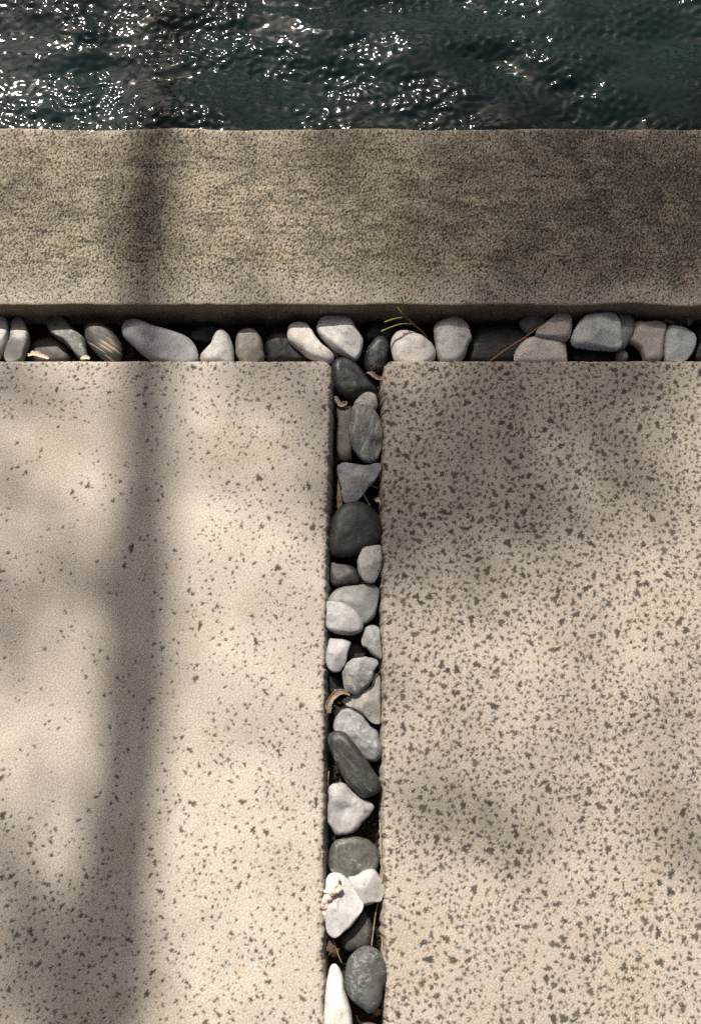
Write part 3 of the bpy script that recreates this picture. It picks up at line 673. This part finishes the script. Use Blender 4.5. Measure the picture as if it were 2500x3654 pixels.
('whitegrey3','white grey blocky pebble right of the coral topped white one',[(-3.5,-112.2),(5.9,-109.6),(15.4,-104.2),(22.9,-101.3),(28.6,-101.5),(33.3,-104.7),(37.0,-110.5),(40.8,-115.8),(44.0,-121.1),(43.5,-127.4),(41.6,-136.2),(38.7,-141.5),(32.1,-143.3),(24.6,-145.5),(18.1,-146.8),(11.5,-141.5),(2.1,-129.1)],-12,15,20,{'facet': 2}),
('blackgreen','dark green black pebble shaded below the coral topped white one',[(-9.2,-182.9),(-1.6,-175.9),(6.9,-167.9),(13.5,-157.3),(17.3,-154.7),(22.9,-160.0),(27.6,-168.8),(28.5,-177.6),(27.5,-186.4),(25.6,-196.0),(19.0,-201.3),(2.1,-204.7),(-9.1,-200.4),(-13.8,-190.8)],-28,12,14,{}),
('greygreendark','largest green grey oval pebble near the bottom of the photo',[(-8.0,-238.0),(-7.1,-224.4),(-4.4,-213.3),(0.3,-205.6),(6.7,-199.6),(14.1,-195.3),(20.6,-193.8),(28.0,-195.7),(35.4,-200.4),(40.9,-207.3),(44.5,-215.0),(46.1,-222.7),(44.8,-232.9),(41.5,-243.9),(38.7,-256.6),(35.0,-265.0),(29.5,-270.8),(22.1,-273.3),(16.7,-269.1),(9.4,-264.1),(1.2,-258.2),(-5.2,-249.8),(-7.5,-243.9)],-10,18,22,{}),
('warmwhite','long bright white pebble at the bottom edge of the photo',[(-33.0,-274.4),(-32.2,-257.7),(-30.9,-242.6),(-29.1,-230.7),(-26.9,-221.4),(-23.7,-216.3),(-19.5,-215.4),(-15.4,-218.0),(-11.2,-224.8),(-8.5,-232.4),(-7.1,-243.4),(-3.4,-256.0),(0.2,-266.1),(2.1,-274.4),(2.8,-284.7),(1.2,-295.1),(-11.5,-299.3),(-25.1,-297.6),(-32.4,-291.0)],-7,15,22,{}),
('brown','brown pebble just entering at the bottom edge of the photo',[(13.0,-288.3),(20.4,-285.4),(29.5,-286.2),(34.9,-290.4),(24.9,-297.9),(13.9,-295.4)],-16,10,14,{}),
]

#       base colour, second colour, extra
STYLE = {
 'lightgrey':((0.425,0.419,0.400),(0.575,0.556,0.525),{}), 'beigegrey':((.40,.37,.33),(.19,.185,.18),{'cl':18}), 'brownblack':((0.024,0.019,0.015),(0.044,0.032,0.022),{}),
 'darkgreen':((0.065,0.073,0.066),(0.13,0.138,0.125),{'patch':(.50,.50,.46)}), 'banded':((.055,.055,.050),(.085,.082,.07),{'band':(.42,.34,.23),'ang':.6}),
 'bluegrey':((0.319,0.321,0.328),(0.438,0.435,0.431),{'spot':(.20,.20,.20)}), 'black':((0.011,0.011,0.011),(0.019,0.018,0.018),{'r':.5}), 'midgrey':((0.375,0.369,0.356),(0.500,0.481,0.463),{}),
 'mottled':((.22,.21,.19),(.36,.33,.26),{'cl':45,'vein':(.12,.12,.11)}), 'white':((0.672,0.633,0.582),(0.784,0.739,0.694),{}), 'whitegrey':((0.439,0.439,0.427),(0.610,0.598,0.580),{}),
 'blackweb':((0.018,0.019,0.019),(0.040,0.044,0.042),{'vein':(.21,.22,.21),'r':.42}), 'white2':((0.540,0.506,0.460),(0.655,0.621,0.575),{'spot':(.50,.48,.45)}),
 'whitegrey2':((0.396,0.390,0.378),(0.540,0.528,0.516),{'vein':(.36,.36,.36)}), 'slate':((.013,.013,.014),(.022,.022,.023),{'streak':(.06,.06,.06),'ang':0}), 'darkgrey':((.14,.14,.14),(.20,.20,.20),{}),
 'pinkgrey':((.44,.40,.385),(.52,.49,.47),{'spot':(.42,.30,.25)}), 'creamwhite':((0.572,0.533,0.479),(0.682,0.643,0.594),{}), 'coolgrey':((0.475,0.497,0.486),(0.583,0.605,0.594),{}),
 'greygreen':((.17,.175,.165),(.25,.25,.235),{}), 'greygreen2':((.13,.135,.12),(.22,.22,.20),{}), 'pinkgrey2':((.36,.325,.30),(.43,.385,.35),{'spot':(.40,.28,.22)}),
 'bluegrey2':((.30,.315,.32),(.38,.395,.40),{'patch':(.22,.23,.235)}), 'blackweb2':((0.015,0.016,0.017),(0.030,0.032,0.032),{'vein':(.13,.14,.14),'r':.36}),
 'whitewarm':((0.46,0.435,0.395),(0.55,0.525,0.485),{}), 'slatebrown':((.085,.078,.066),(.125,.115,.10),{'streak':(.07,.05,.033),'ang':1.57}),
 'olive':((0.14,0.145,0.125),(0.25,0.255,0.235),{'streak':(.48,.48,.45),'ang':-1.3}), 'steel':((0.2,0.205,0.215),(0.31,0.315,0.32),{'spot':(.20,.20,.21)}), 'tan':((.24,.165,.10),(.30,.22,.145),{}),
 'charcoal':((0.024,0.026,0.024),(0.039,0.041,0.037),{'r':.5}), 'palegrey':((0.333,0.328,0.319),(0.408,0.404,0.390),{'dots':(.22,.09,.04)}), 'layered':((0.028,0.027,0.026),(0.048,0.046,0.042),{'streak':(.12,.115,.105),'ang':.2}),
 'greygreen3':((0.184,0.193,0.184),(0.246,0.254,0.242),{'dots':(.22,.12,.05)}), 'palewhite':((0.328,0.328,0.324),(0.402,0.402,0.394),{'streak':(.37,.37,.37),'ang':-.1}), 'palegreen':((0.246,0.251,0.238),(0.315,0.319,0.306),{}),
 'lilacwhite':((0.306,0.302,0.310),(0.383,0.374,0.387),{}), 'veined':((.22,.225,.225),(.36,.36,.35),{'vein':(.05,.05,.05),'patch':(.40,.30,.18)}), 'warmgrey':((.30,.285,.26),(.38,.36,.335),{'dots':(.22,.05,.03)}),
 'speckledgrey':((0.170,0.174,0.183),(0.255,0.259,0.264),{'spot':(.10,.105,.11),'patch':(.48,.46,.42)}), 'darkstreak':((0.027,0.029,0.027),(0.048,0.050,0.045),{'streak':(.17,.17,.15),'ang':.95,'r':.5}),
 'marble':((0.266,0.264,0.260),(0.422,0.413,0.404),{'spot':(.24,.245,.25)}), 'greenmottle':((.050,.053,.042),(.098,.100,.083),{'patch':(.36,.37,.33),'cl':40}), 'purewhite':((0.506,0.501,0.497),(0.614,0.605,0.596),{'spot':(.56,.56,.56)}),
 'whitegrey3':((0.352,0.339,0.326),(0.458,0.440,0.427),{'dots':(.30,.13,.05)}), 'blackgreen':((0.028,0.029,0.025),(0.042,0.042,0.036),{}), 'greygreendark':((0.058,0.063,0.060),(0.102,0.106,0.101),{'vein':(.32,.33,.31)}),
 'warmwhite':((0.618,0.584,0.541),(0.705,0.676,0.638),{}), 'brown':((.20,.13,.09),(.28,.19,.14),{}),
}
def stone_material(style):
    base, alt, k = STYLE[style]
    g = NT('pebble_' + style)
    sd = sum(ord(c) * (i + 3) for i, c in enumerate(style)) % 97
    co = g.mapping(g.tc.outputs['Object'], loc=(sd * .37, sd * .11, sd * .23))
    cl = g.noise(co, k.get('cl', 30), 6, .62, .8)
    c = g.mix(g.ramp(cl, .36, .64), base, alt)
    mott = g.noise(co, 78, 5, .68, .7)
    c = g.mix(g.math('MULTIPLY', g.ramp(mott, .50, .68), .58), c, tuple(x * .50 for x in base))
    hair = g.math('ABSOLUTE', g.math('SUBTRACT', g.noise(co, 34, 4, .62, 1.6), .5))
    la = sum(alt) / 3; hf = 2.4 if la < .16 else 1.7 if la < .42 else .6
    c = g.mix(g.math('MULTIPLY', g.math('MULTIPLY', g.ramp(hair, .028, .0), g.ramp(g.noise(co, 26, 2), .45, .65)), .6), c, tuple(min(1, x * hf) for x in alt))
    if 'band' in k:
        rot = g.mapping(g.tc.outputs['Object'], rot=(0, 0, k['ang']))
        w = g.math('ADD', g.math('MULTIPLY', g.sep(rot)[1], 1.0), g.math('MULTIPLY', g.noise(co, 40, 3), .006))
        s = g.noise(g.mapping(rot, scale=(.05, 1, .05)), 230, 2, .6, .15)
        c = g.mix(g.ramp(s, .55, .63), c, k['band'])
    if 'streak' in k:
        rot = g.mapping(co, rot=(0, 0, k['ang']))
        s = g.noise(g.mapping(rot, scale=(.16, 1, 1)), 190, 4, .65, .4)
        c = g.mix(g.math('MULTIPLY', g.ramp(s, .53, .66), .75), c, k['streak'])
    if 'patch' in k:
        c = g.mix(g.math('MULTIPLY', g.ramp(g.noise(co, 55, 6, .7, .5), .57, .68), .8), c, k['patch'])
    if 'spot' in k:
        c = g.mix(g.math('MULTIPLY', g.ramp(g.noise(co, 62, 5, .7, .3), .54, .70), .75), c, k['spot'])
    if 'vein' in k:
        v = g.math('ABSOLUTE', g.math('SUBTRACT', g.noise(co, 60, 4, .6, 1.2), .5))
        c = g.mix(g.math('MULTIPLY', g.math('MULTIPLY', g.ramp(v, .035, .0), g.ramp(g.noise(co, 38, 2), .42, .62)), .75), c, k['vein'])
    if 'dots' in k:
        d, cc = g.voro(co, 95)
        c = g.mix(g.math('MULTIPLY', g.ramp(g.sep(cc)[0], .90, .93), g.ramp(d, .20, .10)), c, k['dots'])
    fine = g.noise(co, 420, 4, .7)
    c = g.mix(.25, c, g.mix(g.ramp(fine, .35, .65), (.5, .49, .47), (1.0, 1.0, 1.0)), 'MULTIPLY')
    mid = g.noise(co, 130, 4, .65)
    h = g.math('ADD', g.math('MULTIPLY', mid, 1.0), g.math('MULTIPLY', fine, .25))
    return g.done(c, k.get('r', .52), g.bump(h, .26, .0014), .40)
_smat = {}
def smat(style):
    if style not in _smat: _smat[style] = stone_material(style)
    return _smat[style]

def closed_spline(pts, n):
    m = len(pts)
    P = [Vector(p) for p in pts]
    per = [(P[(i + 1) % m] - P[i]).length for i in range(m)]
    tot = sum(per)
    out = []
    for q in range(n):
        s = tot * q / n
        i = 0
        while s > per[i] and i < m - 1: s -= per[i]; i += 1
        t = s / max(per[i], 1e-9)
        p0, p1, p2, p3 = P[i - 1], P[i], P[(i + 1) % m], P[(i + 2) % m]
        out.append(.5 * ((2 * p1) + (p2 - p0) * t + (2 * p0 - 5 * p1 + 4 * p2 - p3) * t * t + (3 * p1 - p0 - 3 * p2 + p3) * t ** 3))
    return out

def stone_geometry(outline, ht, hb, seed, k, NA=64, NR=16):
    """pebble grown from its plan outline: superelliptic crown, worn facets, dents, small roughness; metres, about the centroid"""
    pts = closed_spline(outline, NA)
    c = sum(pts, Vector((0, 0))) / NA
    rel = [(p - c) for p in pts]
    Rm = sum(r.length for r in rel) / NA
    r = random.Random(seed)
    nf = k.get('facet', 1)
    planes = []
    a0 = r.random() * 6.283
    for i in range(nf + 1):
        a = a0 + i * 6.283 / (nf + 1) + r.uniform(-.5, .5)
        planes.append((Vector((math.cos(a), math.sin(a))), r.uniform(.55, 1.15) if nf > 1 else r.uniform(.3, .6), r.uniform(.76, .98)))
    tilt = Vector((r.uniform(-.18, .18), r.uniform(-.18, .18)))
    e1 = .80 if not k.get('flat') else .5
    amp = .0011 if k.get('rough') else .0005
    vs, fs = [], []
    def smin(a, b, q):
        h = max(q - abs(a - b), 0) / q
        return min(a, b) - h * h * q * .25
    def place(i, j, top):
        a = math.pi / 2 * j / NR
        rr = math.cos(a) ** e1; zz = math.sin(a) ** .92
        p = rel[i] * rr
        q = p / Rm
        if top:
            z = zz
            for (d, s, o) in planes:
                z = smin(z, o - s * (q.dot(d)) * .60, .09)
            z = max(z, zz * .25)
            z += (q.dot(tilt)) * zz
            if 'dent' in k:
                dx, dy, dr, depth = k['dent']
                dd = ((q.x - dx) ** 2 + (q.y - dy) ** 2) / (dr * dr)
                z -= depth / (ht * 1000) * math.exp(-dd)
            z *= ht
        else:
            z = -zz * hb
        s = Vector((p.x * 75 + seed * 3.7, p.y * 75, z * 75))
        nse = mn.noise(s) * amp * 1.6 + mn.noise(s * 2.7) * amp * .7
        if k.get('rough'):
            nse -= abs(mn.noise(s * 1.6 + Vector((9, 0, 0)))) * amp * 1.5
        n = Vector((p.x, p.y, z)).normalized() if (p.length + abs(z)) > 1e-6 else Vector((0, 0, 1))
        return Vector((p.x, p.y, z)) + n * nse
    for j in range(NR):
        for i in range(NA): vs.append(place(i, j, True))
    vs.append(place(0, NR, True))
    top = NR * NA
    for j in range(NR - 1):
        for i in range(NA):
            b = j * NA + i; d = j * NA + (i + 1) % NA
            fs.append((b, d, d + NA, b + NA))
    for i in range(NA): fs.append(((NR - 1) * NA + i, (NR - 1) * NA + (i + 1) % NA, top))
    jb = (3, 7, 11, 14)
    off = len(vs)
    for j in jb:
        for i in range(NA): vs.append(place(i, j, False))
    vs.append(place(0, NR, False)); bot = len(vs) - 1
    for i in range(NA):
        d = (i + 1) % NA
        fs.append((i, off + i, off + d, d))
        for q in range(len(jb) - 1):
            fs.append((off + q * NA + i, off + (q + 1) * NA + i, off + (q + 1) * NA + d, off + q * NA + d))
        fs.append((off + (len(jb) - 1) * NA + i, bot, off + (len(jb) - 1) * NA + d))
    return c, vs, fs

for idx, (style, label, outline, zm, ht, hb, k) in enumerate(STONES):
    c, vs, fs = stone_geometry([(x / 1000, y / 1000) for x, y in outline], ht / 1000, hb / 1000, idx * 13 + 5, k)
    o = mesh_obj('pebble', vs, fs, smat(style), loc=(c.x, c.y, zm / 1000))
    tag(o, label, 'pebble', 'river pebbles in the joints')

# more of the same pebbles where the trench and the joint run on outside the photo
def pebble_run():
    vs, fs, mi = [], [], []
    names = ['lightgrey', 'charcoal', 'white2', 'steel', 'black', 'darkgreen', 'whitegrey', 'greygreen']
    r = random.Random(3)
    lib = []
    for q in range(8):
        pts = []
        a, b = r.uniform(.020, .032), r.uniform(.014, .021)
        for i in range(10):
            t = 6.283 * i / 10
            s = r.uniform(.88, 1.1)
            pts.append((math.cos(t) * a * s, math.sin(t) * b * s))
        lib.append(stone_geometry(pts, .014, .016, 300 + q, {'facet': 2}, 20, 7) if False else None)
        pts = closed_spline(pts, 20)
        v, f = [], []
        for j in range(-4, 5):
            w = math.pi / 2 * j / 4.2
            for p in pts: v.append((p.x * math.cos(w) ** .8, p.y * math.cos(w) ** .8, .014 * math.sin(w)))
        for j in range(8):
            for i in range(20):
                k, l = j * 20 + i, j * 20 + (i + 1) % 20
                f.append((k, l, l + 20, k + 20))
        f.append(tuple(range(19, -1, -1))); f.append(tuple(160 + i for i in range(20)))
        lib[-1] = (v, f)
    spots = []
    for layer in range(2):
        for sgn in (-1, 1):
            x = .62
            while x < 1.75:
                spots.append((sgn * x, r.uniform(.628, .66), -.034 + .017 * layer)); x += r.uniform(.032, .05)
        y = -.345
        while y > -.75:
            spots.append((r.uniform(-.012, .022), y, -.034 + .017 * layer)); y -= r.uniform(.032, .045)
    for s in spots:
        v, f = lib[r.randrange(8)]; m = r.randrange(8)
        a = r.random() * 6.283; b = len(vs); sc = r.uniform(.8, 1.05)
        for p in v:
            vs.append((s[0] + (p[0] * math.cos(a) - p[1] * math.sin(a)) * sc, s[1] + (p[0] * math.sin(a) + p[1] * math.cos(a)) * sc, s[2] + p[2]))
        for q in f: fs.append(tuple(b + i for i in q)); mi.append(m)
    o = mesh_obj('pebble_run', vs, fs)
    for n in names: o.data.materials.append(smat(n))
    o.data.polygons.foreach_set('material_index', mi)
    tag(o, 'mass of river pebbles filling the joints beyond the photo', 'pebbles', kind='stuff')
pebble_run()

# ------------------------------------------------------------------ grit, husks, twigs
def grit():
    vs, fs, mi = [], [], []
    r = random.Random(17)
    mats = [plain('grit_black', (.012, .011, .010), (.03, .026, .02)), plain('grit_brown', (.07, .045, .025), (.12, .085, .05)),
            plain('grit_pale', (.35, .30, .24), (.5, .46, .4)), plain('grit_moss', (.045, .045, .015), (.09, .08, .03))]
    def chip(x, y, z, s, m):
        b = len(vs)
        pts = [(1, 0, 0), (-1, 0, 0), (0, 1, 0), (0, -1, 0), (0, 0, .7), (0, 0, -.7)]
        for p in pts:
            k = r.uniform(.6, 1.2)
            vs.append((x + p[0] * s * k + r.uniform(-.3, .3) * s, y + p[1] * s * k + r.uniform(-.3, .3) * s, z + p[2] * s * k))
        for t in ((0, 2, 4), (2, 1, 4), (1, 3, 4), (3, 0, 4), (2, 0, 5), (1, 2, 5), (3, 1, 5), (0, 3, 5)):
            fs.append(tuple(b + i for i in t)); mi.append(m)
    for q in range(3600):
        if q % 3: x, y = r.uniform(-.038, .052), r.uniform(-.36, .60)
        else: x, y = r.uniform(-.62, .62), r.uniform(.600, .682)
        m = r.choices((0, 1, 2, 3), (72, 17, 3, 8))[0]
        chip(x, y, -.0445 + .004 * mn.noise((x * 28, y * 28, 0)) + r.uniform(0, .004), r.uniform(.0008, .0034) * (.7 if m == 2 else 1), m)
    o = mesh_obj('grit', vs, fs, smooth=False)
    for m in mats: o.data.materials.append(m)
    o.data.polygons.foreach_set('material_index', mi)
    tag(o, 'dark crumbs of soil and grit between the pebbles', 'grit', kind='stuff')
grit()

def mm(pts): return [tuple(c / 1000 for c in p) for p in pts]

def husk(name, pts, widths, curl, mat, label, cat, group=None, thick=.0007, seed=0):
    """dry curled strip: a cupped cross-section swept along a path"""
    ctrl = [(*p, w / 1000) for p, w in zip(mm(pts), widths)]
    P, W = curve_pts(ctrl, 7)
    o0 = Vector(P[len(P) // 2])
    vs, fs = [], []
    K = 9
    n = len(P)
    for i, p in enumerate(P):
        t = (P[min(i + 1, n - 1)] - P[max(i - 1, 0)]).normalized()
        s = t.cross(Vector((.1, .25, 1))).normalized(); u = s.cross(t)
        for q in range(K):
            a = (q / (K - 1) - .5) * curl
            rad = W[i] / max(curl, .3)
            wob = 1 + .55 * mn.noise((i * .45 + seed, q * .5, seed))
            vs.append(p - o0 + s * (math.sin(a) * rad * 1.0) * wob + u * ((1 - math.cos(a)) * rad) * wob)
    for i in range(n - 1):
        for q in range(K - 1):
            k = i * K + q
            fs.append((k, k + 1, k + K + 1, k + K))
    o = mesh_obj(name, vs, fs, mat, loc=o0)
    m = o.modifiers.new('thickness', 'SOLIDIFY'); m.thickness = thick; m.offset = 0
    tag(o, label, cat, group)
    return o

M_husk = plain('dry_husk', (.36, .25, .17), (.55, .43, .33), 90, .7, .5, 300, .0006)
M_huskd = plain('dry_leaf_brown', (.16, .085, .045), (.30, .17, .09), 80, .7, .5, 300, .0006)
M_dark = plain('rotting_leaf', (.045, .028, .018), (.10, .06, .035), 80, .7, .5, 300, .0006)
M_taupe = plain('taupe_leaf', (.16, .115, .085), (.32, .25, .19), 70, .7, .5, 300, .0006)
M_cream = plain('cream_husk', (.55, .42, .30), (.72, .62, .50), 90, .7, .5, 300, .0006)
GH = 'dry husks and leaf scraps among the pebbles'
husk('dry_husk', [(24.2,592.6,-20.0),(29.4,589.7,-16.0),(36.2,583.3,-14.0),(43.2,581.0,-16.0),(48.5,585.5,-18.0)], (4, 8, 10, 9, 5), 2.8, M_taupe, 'pink brown curled seed husk below the upright webbed black pebble', 'husk', GH, seed=1)
husk('dry_husk', [(-22.5,553.1,-14.0),(-19.7,546.9,-17.0),(-14.5,540.9,-19.0),(-8.2,542.0,-17.0),(-5.3,545.1,-14.0)], (5, 8, 10, 9, 4), 2.6, M_husk, 'small copper husk on top of the flat brown slate', 'husk', GH, seed=2)
husk('dry_leaf', [(-28.6,96.5,-12.0),(-29.4,105.6,-9.0),(-25.5,114.8,-6.0),(-18.1,121.9,-4.0),(-9.1,124.0,-4.0),(-0.6,120.3,-7.0)], (5, 11, 9, 12, 8, 3), 2.3, M_taupe, 'curled taupe dry leaf between left slab and the craggy veined stone', 'leaf', GH, seed=3)
husk('dry_husk', [(-474.8,615.0,-8.0),(-465.7,616.7,-6.0),(-456.2,614.2,-6.0),(-443.6,610.0,-8.0)], (4, 10, 9, 4), 2.0, M_cream, 'cream curled husk lying against the far rim of the left slab', 'husk', GH, seed=4)
husk('dry_husk', [(-396.3,609.4,-6.0),(-389.1,610.5,-5.0),(-382.8,609.4,-6.0)], (4, 8, 4), 1.8, M_cream, 'tiny cream husk at the foot of the slanting dark green pebble', 'husk', GH, seed=5)
husk('dry_leaf', [(493.6,676.7,-12.0),(498.5,676.1,-9.0),(503.0,672.7,-9.0),(503.2,666.5,-14.0)], (5, 12, 13, 4), 2.6, M_huskd, 'amber curled leaf scrap against the kerb at the right end of trench', 'leaf', GH, seed=6)
husk('dry_leaf', [(467.3,671.2,-14.0),(471.2,671.9,-11.0),(476.5,669.8,-11.0),(483.1,670.8,-14.0)], (3, 5, 6, 4), 2.2, M_huskd, 'thin tan leaf scrap behind the taupe pink blocky pebble', 'leaf', GH, seed=7)
husk('dry_leaf', [(-28.7,-190.0,-22.0),(-25.8,-197.3,-18.0),(-21.6,-202.4,-18.0),(-20.3,-210.2,-24.0)], (4, 11, 14, 5), 1.0, M_dark, 'flat dark brown leaf in shade above the long bottom white pebble', 'leaf', GH, seed=8)
husk('wood_chip', [(37.8,404.6,-33.0),(40.6,401.1,-31.0),(44.0,400.4,-33.0)], (8, 13, 8), .7, M_cream, 'small pale wood chip on the soil right of the heart shaped stone', 'wood chip', seed=9)
husk('dry_leaf', [(-34.7,635.2,-22.0),(-25.2,626.7,-20.0),(-19.3,618.6,-22.0)], (3, 5, 3), 1.5, M_huskd, 'narrow brown scrap wedged between white slanting and broad white grey pebbles', 'leaf', GH, seed=10)
husk('dry_leaf', [(27.9,-275.2,-24.0),(32.4,-273.2,-20.0),(37.5,-274.4,-22.0)], (5, 9, 5), 1.2, M_huskd, 'orange brown leaf scrap below the largest green grey oval pebble', 'leaf', GH, seed=11)

def stick(name, pts, r0, r1, mat, parent=None, sides=6, origin=None):
    ctrl = [(*p, r0 + (r1 - r0) * i / (len(pts) - 1)) for i, p in enumerate(mm(pts))]
    P, Rr = curve_pts(ctrl, 6)
    o0 = Vector(origin) if origin is not None else Vector(P[0])
    vs, fs = [], []
    tube(vs, fs, [p - o0 for p in P], Rr, sides, .12, len(P))
    o = mesh_obj(name, vs, fs, mat, parent, loc=(0, 0, 0) if parent else o0)
    return o

M_needle = plain('green_needle', (.16, .22, .03), (.27, .30, .06), 120, .5, .2, 600, .0003)
M_needled = plain('dark_green_needle', (.05, .11, .02), (.09, .15, .03), 120, .5, .2, 600, .0003)
M_redstem = plain('red_stem', (.16, .055, .035), (.24, .10, .05), 120, .6, .2, 600, .0003)
M_orange = plain('orange_needle', (.42, .17, .07), (.50, .23, .10), 120, .6, .2, 600, .0003)
M_straw = plain('straw', (.22, .16, .10), (.36, .29, .20), 120, .7, .2, 600, .0003)

def sprig():
    stem = [(113.5,646.5,-14.0),(104.9,653.4,-5.0),(91.8,659.2,6.0),(81.2,664.6,16.0),(74.8,668.5,22.0)]
    o0 = Vector(mm(stem)[0])
    root = bpy.data.objects.new('sprig', None); col.objects.link(root); root.location = o0
    tag(root, 'green needled sprig with a red stem leaning on the kerb', 'sprig')
    stick('stem', stem, .0011, .0012, M_redstem, root, origin=o0)
    stick('needle', [(75.5,667.6,22.0),(71.5,671.1,26.0),(67.9,675.1,29.0)], .0014, .0013, M_needle, root, origin=o0)
    stick('needle', [(75.7,664.0,18.0),(63.2,660.5,20.0),(49.3,655.5,20.0)], .0012, .0013, M_needle, root, origin=o0)
    stick('needle', [(90.2,659.3,7.0),(74.3,656.4,12.0),(60.3,651.2,13.0),(44.5,644.6,12.0)], .0011, .0014, M_needle, root, origin=o0)
    stick('needle', [(80.1,665.0,17.0),(79.6,673.1,28.0),(76.3,679.4,34.0),(73.2,687.5,38.0)], .0011, .0013, M_needled, root, origin=o0)
sprig()
tag(stick('pine_needle', [(204.4,602.8,2.0),(229.4,624.6,-6.0),(254.8,642.3,-8.0),(280.8,659.5,0.0)], .0011, .0008, M_orange), 'orange dry needle lying across the large black slaty stone', 'needle')
def forked_twig():
    a = [(21.0,436.0,3.0),(17.1,427.5,4.0),(14.8,417.1,4.0),(16.0,406.7,0.0),(21.0,396.9,-6.0),(28.2,385.4,-8.0)]
    o0 = Vector(mm(a)[0])
    root = bpy.data.objects.new('forked_twig', None); col.objects.link(root); root.location = o0
    tag(root, 'thin forked straw coloured twig on the heart shaped stone', 'twig')
    stick('stem', a, .0005, .0007, M_straw, root, origin=o0)
    stick('side_shoot', [(15.1,417.1,4.0),(22.6,418.0,1.0),(31.7,414.9,-8.0),(39.7,413.2,-16.0)], .0005, .0004, M_straw, root, origin=o0)
forked_twig()
GS = 'dry straws along the edge of the right slab'
tag(stick('straw', [(38.6,-44.7,-10.0),(39.4,-68.1,-8.0),(40.5,-97.2,-8.0),(40.6,-119.2,-8.0)], .0010, .0009, M_straw), 'long brown straw along the right slab beside the moss green pebble', 'straw', GS)
tag(stick('straw', [(36.1,-142.3,-20.0),(32.7,-156.7,-22.0),(29.9,-174.5,-24.0),(26.8,-196.7,-20.0)], .0009, .0007, M_straw), 'thin straw over dark soil above the largest green grey oval pebble', 'straw', GS)
tag(stick('straw', [(40.3,-189.2,-16.0),(41.1,-199.3,-14.0),(42.8,-207.6,-12.0)], .0007, .0006, M_straw), 'short straw against the right slab by the largest green grey oval pebble', 'straw', GS)
tag(stick('straw', [(45.5,462.5,-10.0),(44.9,448.9,-12.0),(42.7,432.5,-16.0),(45.5,420.2,-22.0)], .0007, .0006, M_straw), 'wispy rootlet against the right slab beside the heart shaped stone', 'straw', GS)
tag(stick('straw', [(-23.1,-187.1,-20.0),(-18.4,-198.1,-18.0),(-14.6,-208.5,-18.0),(-10.9,-216.5,-20.0)], .0005, .0005, M_straw), 'fine pale straw above the long bottom white pebble', 'straw', GS)
tag(stick('straw', [(-28.7,21.2,-18.0),(-29.9,6.0,-20.0),(-31.3,-29.2,-24.0),(-31.4,-64.0,-24.0),(-30.6,-98.1,-22.0)], .0007, .0006, M_straw), 'long dark straw tucked under the left slab beside marbled stone', 'straw', GS)

def coral():
    g = NT('coral')
    co = g.tc.outputs['Object']
    d, c = g.voro(co, 260)
    cc = g.mix(g.ramp(d, .05, .35), (.45, .28, .19), (.78, .64, .53))
    cc = g.mix(g.math('MULTIPLY', g.ramp(g.noise(co, 160, 3), .55, .7), .6), cc, (.45, .22, .12))
    g.done(cc, .7, g.bump(d, .6, .001), .3)
    arms = [([(-16.7,-109.3,8.0),(-17.9,-114.9,10.0),(-20.0,-120.7,10.0),(-22.8,-126.6,9.0),(-26.5,-131.4,7.0),(-28.9,-136.8,5.0),(-30.2,-144.1,1.0),(-30.6,-151.1,-5.0),(-30.3,-157.8,-8.0),(-30.7,-164.3,-14.0)], (3.0, 4.2, 5.0, 6.0, 5.6, 5.2, 4.6, 4.6, 5.2, 4.0)),
            ([(-22.2,-128.4,8.0),(-17.3,-126.5,10.0),(-13.6,-123.6,10.0),(-11.1,-121.9,10.0)], (4.0, 4.4, 4.0, 3.0)),
            ([(-25.3,-130.8,7.0),(-28.9,-128.3,9.0),(-32.0,-127.7,10.0),(-33.5,-128.5,10.0)], (3.6, 3.4, 3.0, 2.2)),
            ([(-28.3,-135.6,5.0),(-31.4,-137.9,5.0),(-33.0,-143.5,1.0),(-32.8,-150.0,-5.0)], (3.6, 4.0, 4.2, 3.4)),
            ([(-19.1,-117.8,10.0),(-21.6,-115.4,11.0),(-20.7,-110.9,10.0)], (3.0, 2.8, 2.0)),
            ([(-31.1,-164.3,-14.0),(-31.1,-170.1,-19.0),(-30.2,-173.9,-22.0)], (4.0, 3.6, 3.8))]
    vs, fs = [], []
    o0 = Vector(mm(arms[0][0])[5])
    for q, (pts, rad) in enumerate(arms):
        P, Rr = curve_pts([(*p, r / 1000) for p, r in zip(mm(pts), rad)], 4)
        Rr = [r * 1.12 * (1 + .10 * math.sin(i * 1.1 + q)) for i, r in enumerate(Rr)]
        Rr[0] *= .5; Rr[-1] *= .5
        tube(vs, fs, [p - o0 for p in P], Rr, 9, .20, q * 5 + 2)
    o = mesh_obj('coral_fragment', vs, fs, g.m, loc=o0)
    o.modifiers.new('round', 'SUBSURF').render_levels = 2
    tag(o, 'knobbly cream and rust coral fragment lying on the bright white pebble', 'coral')
coral()
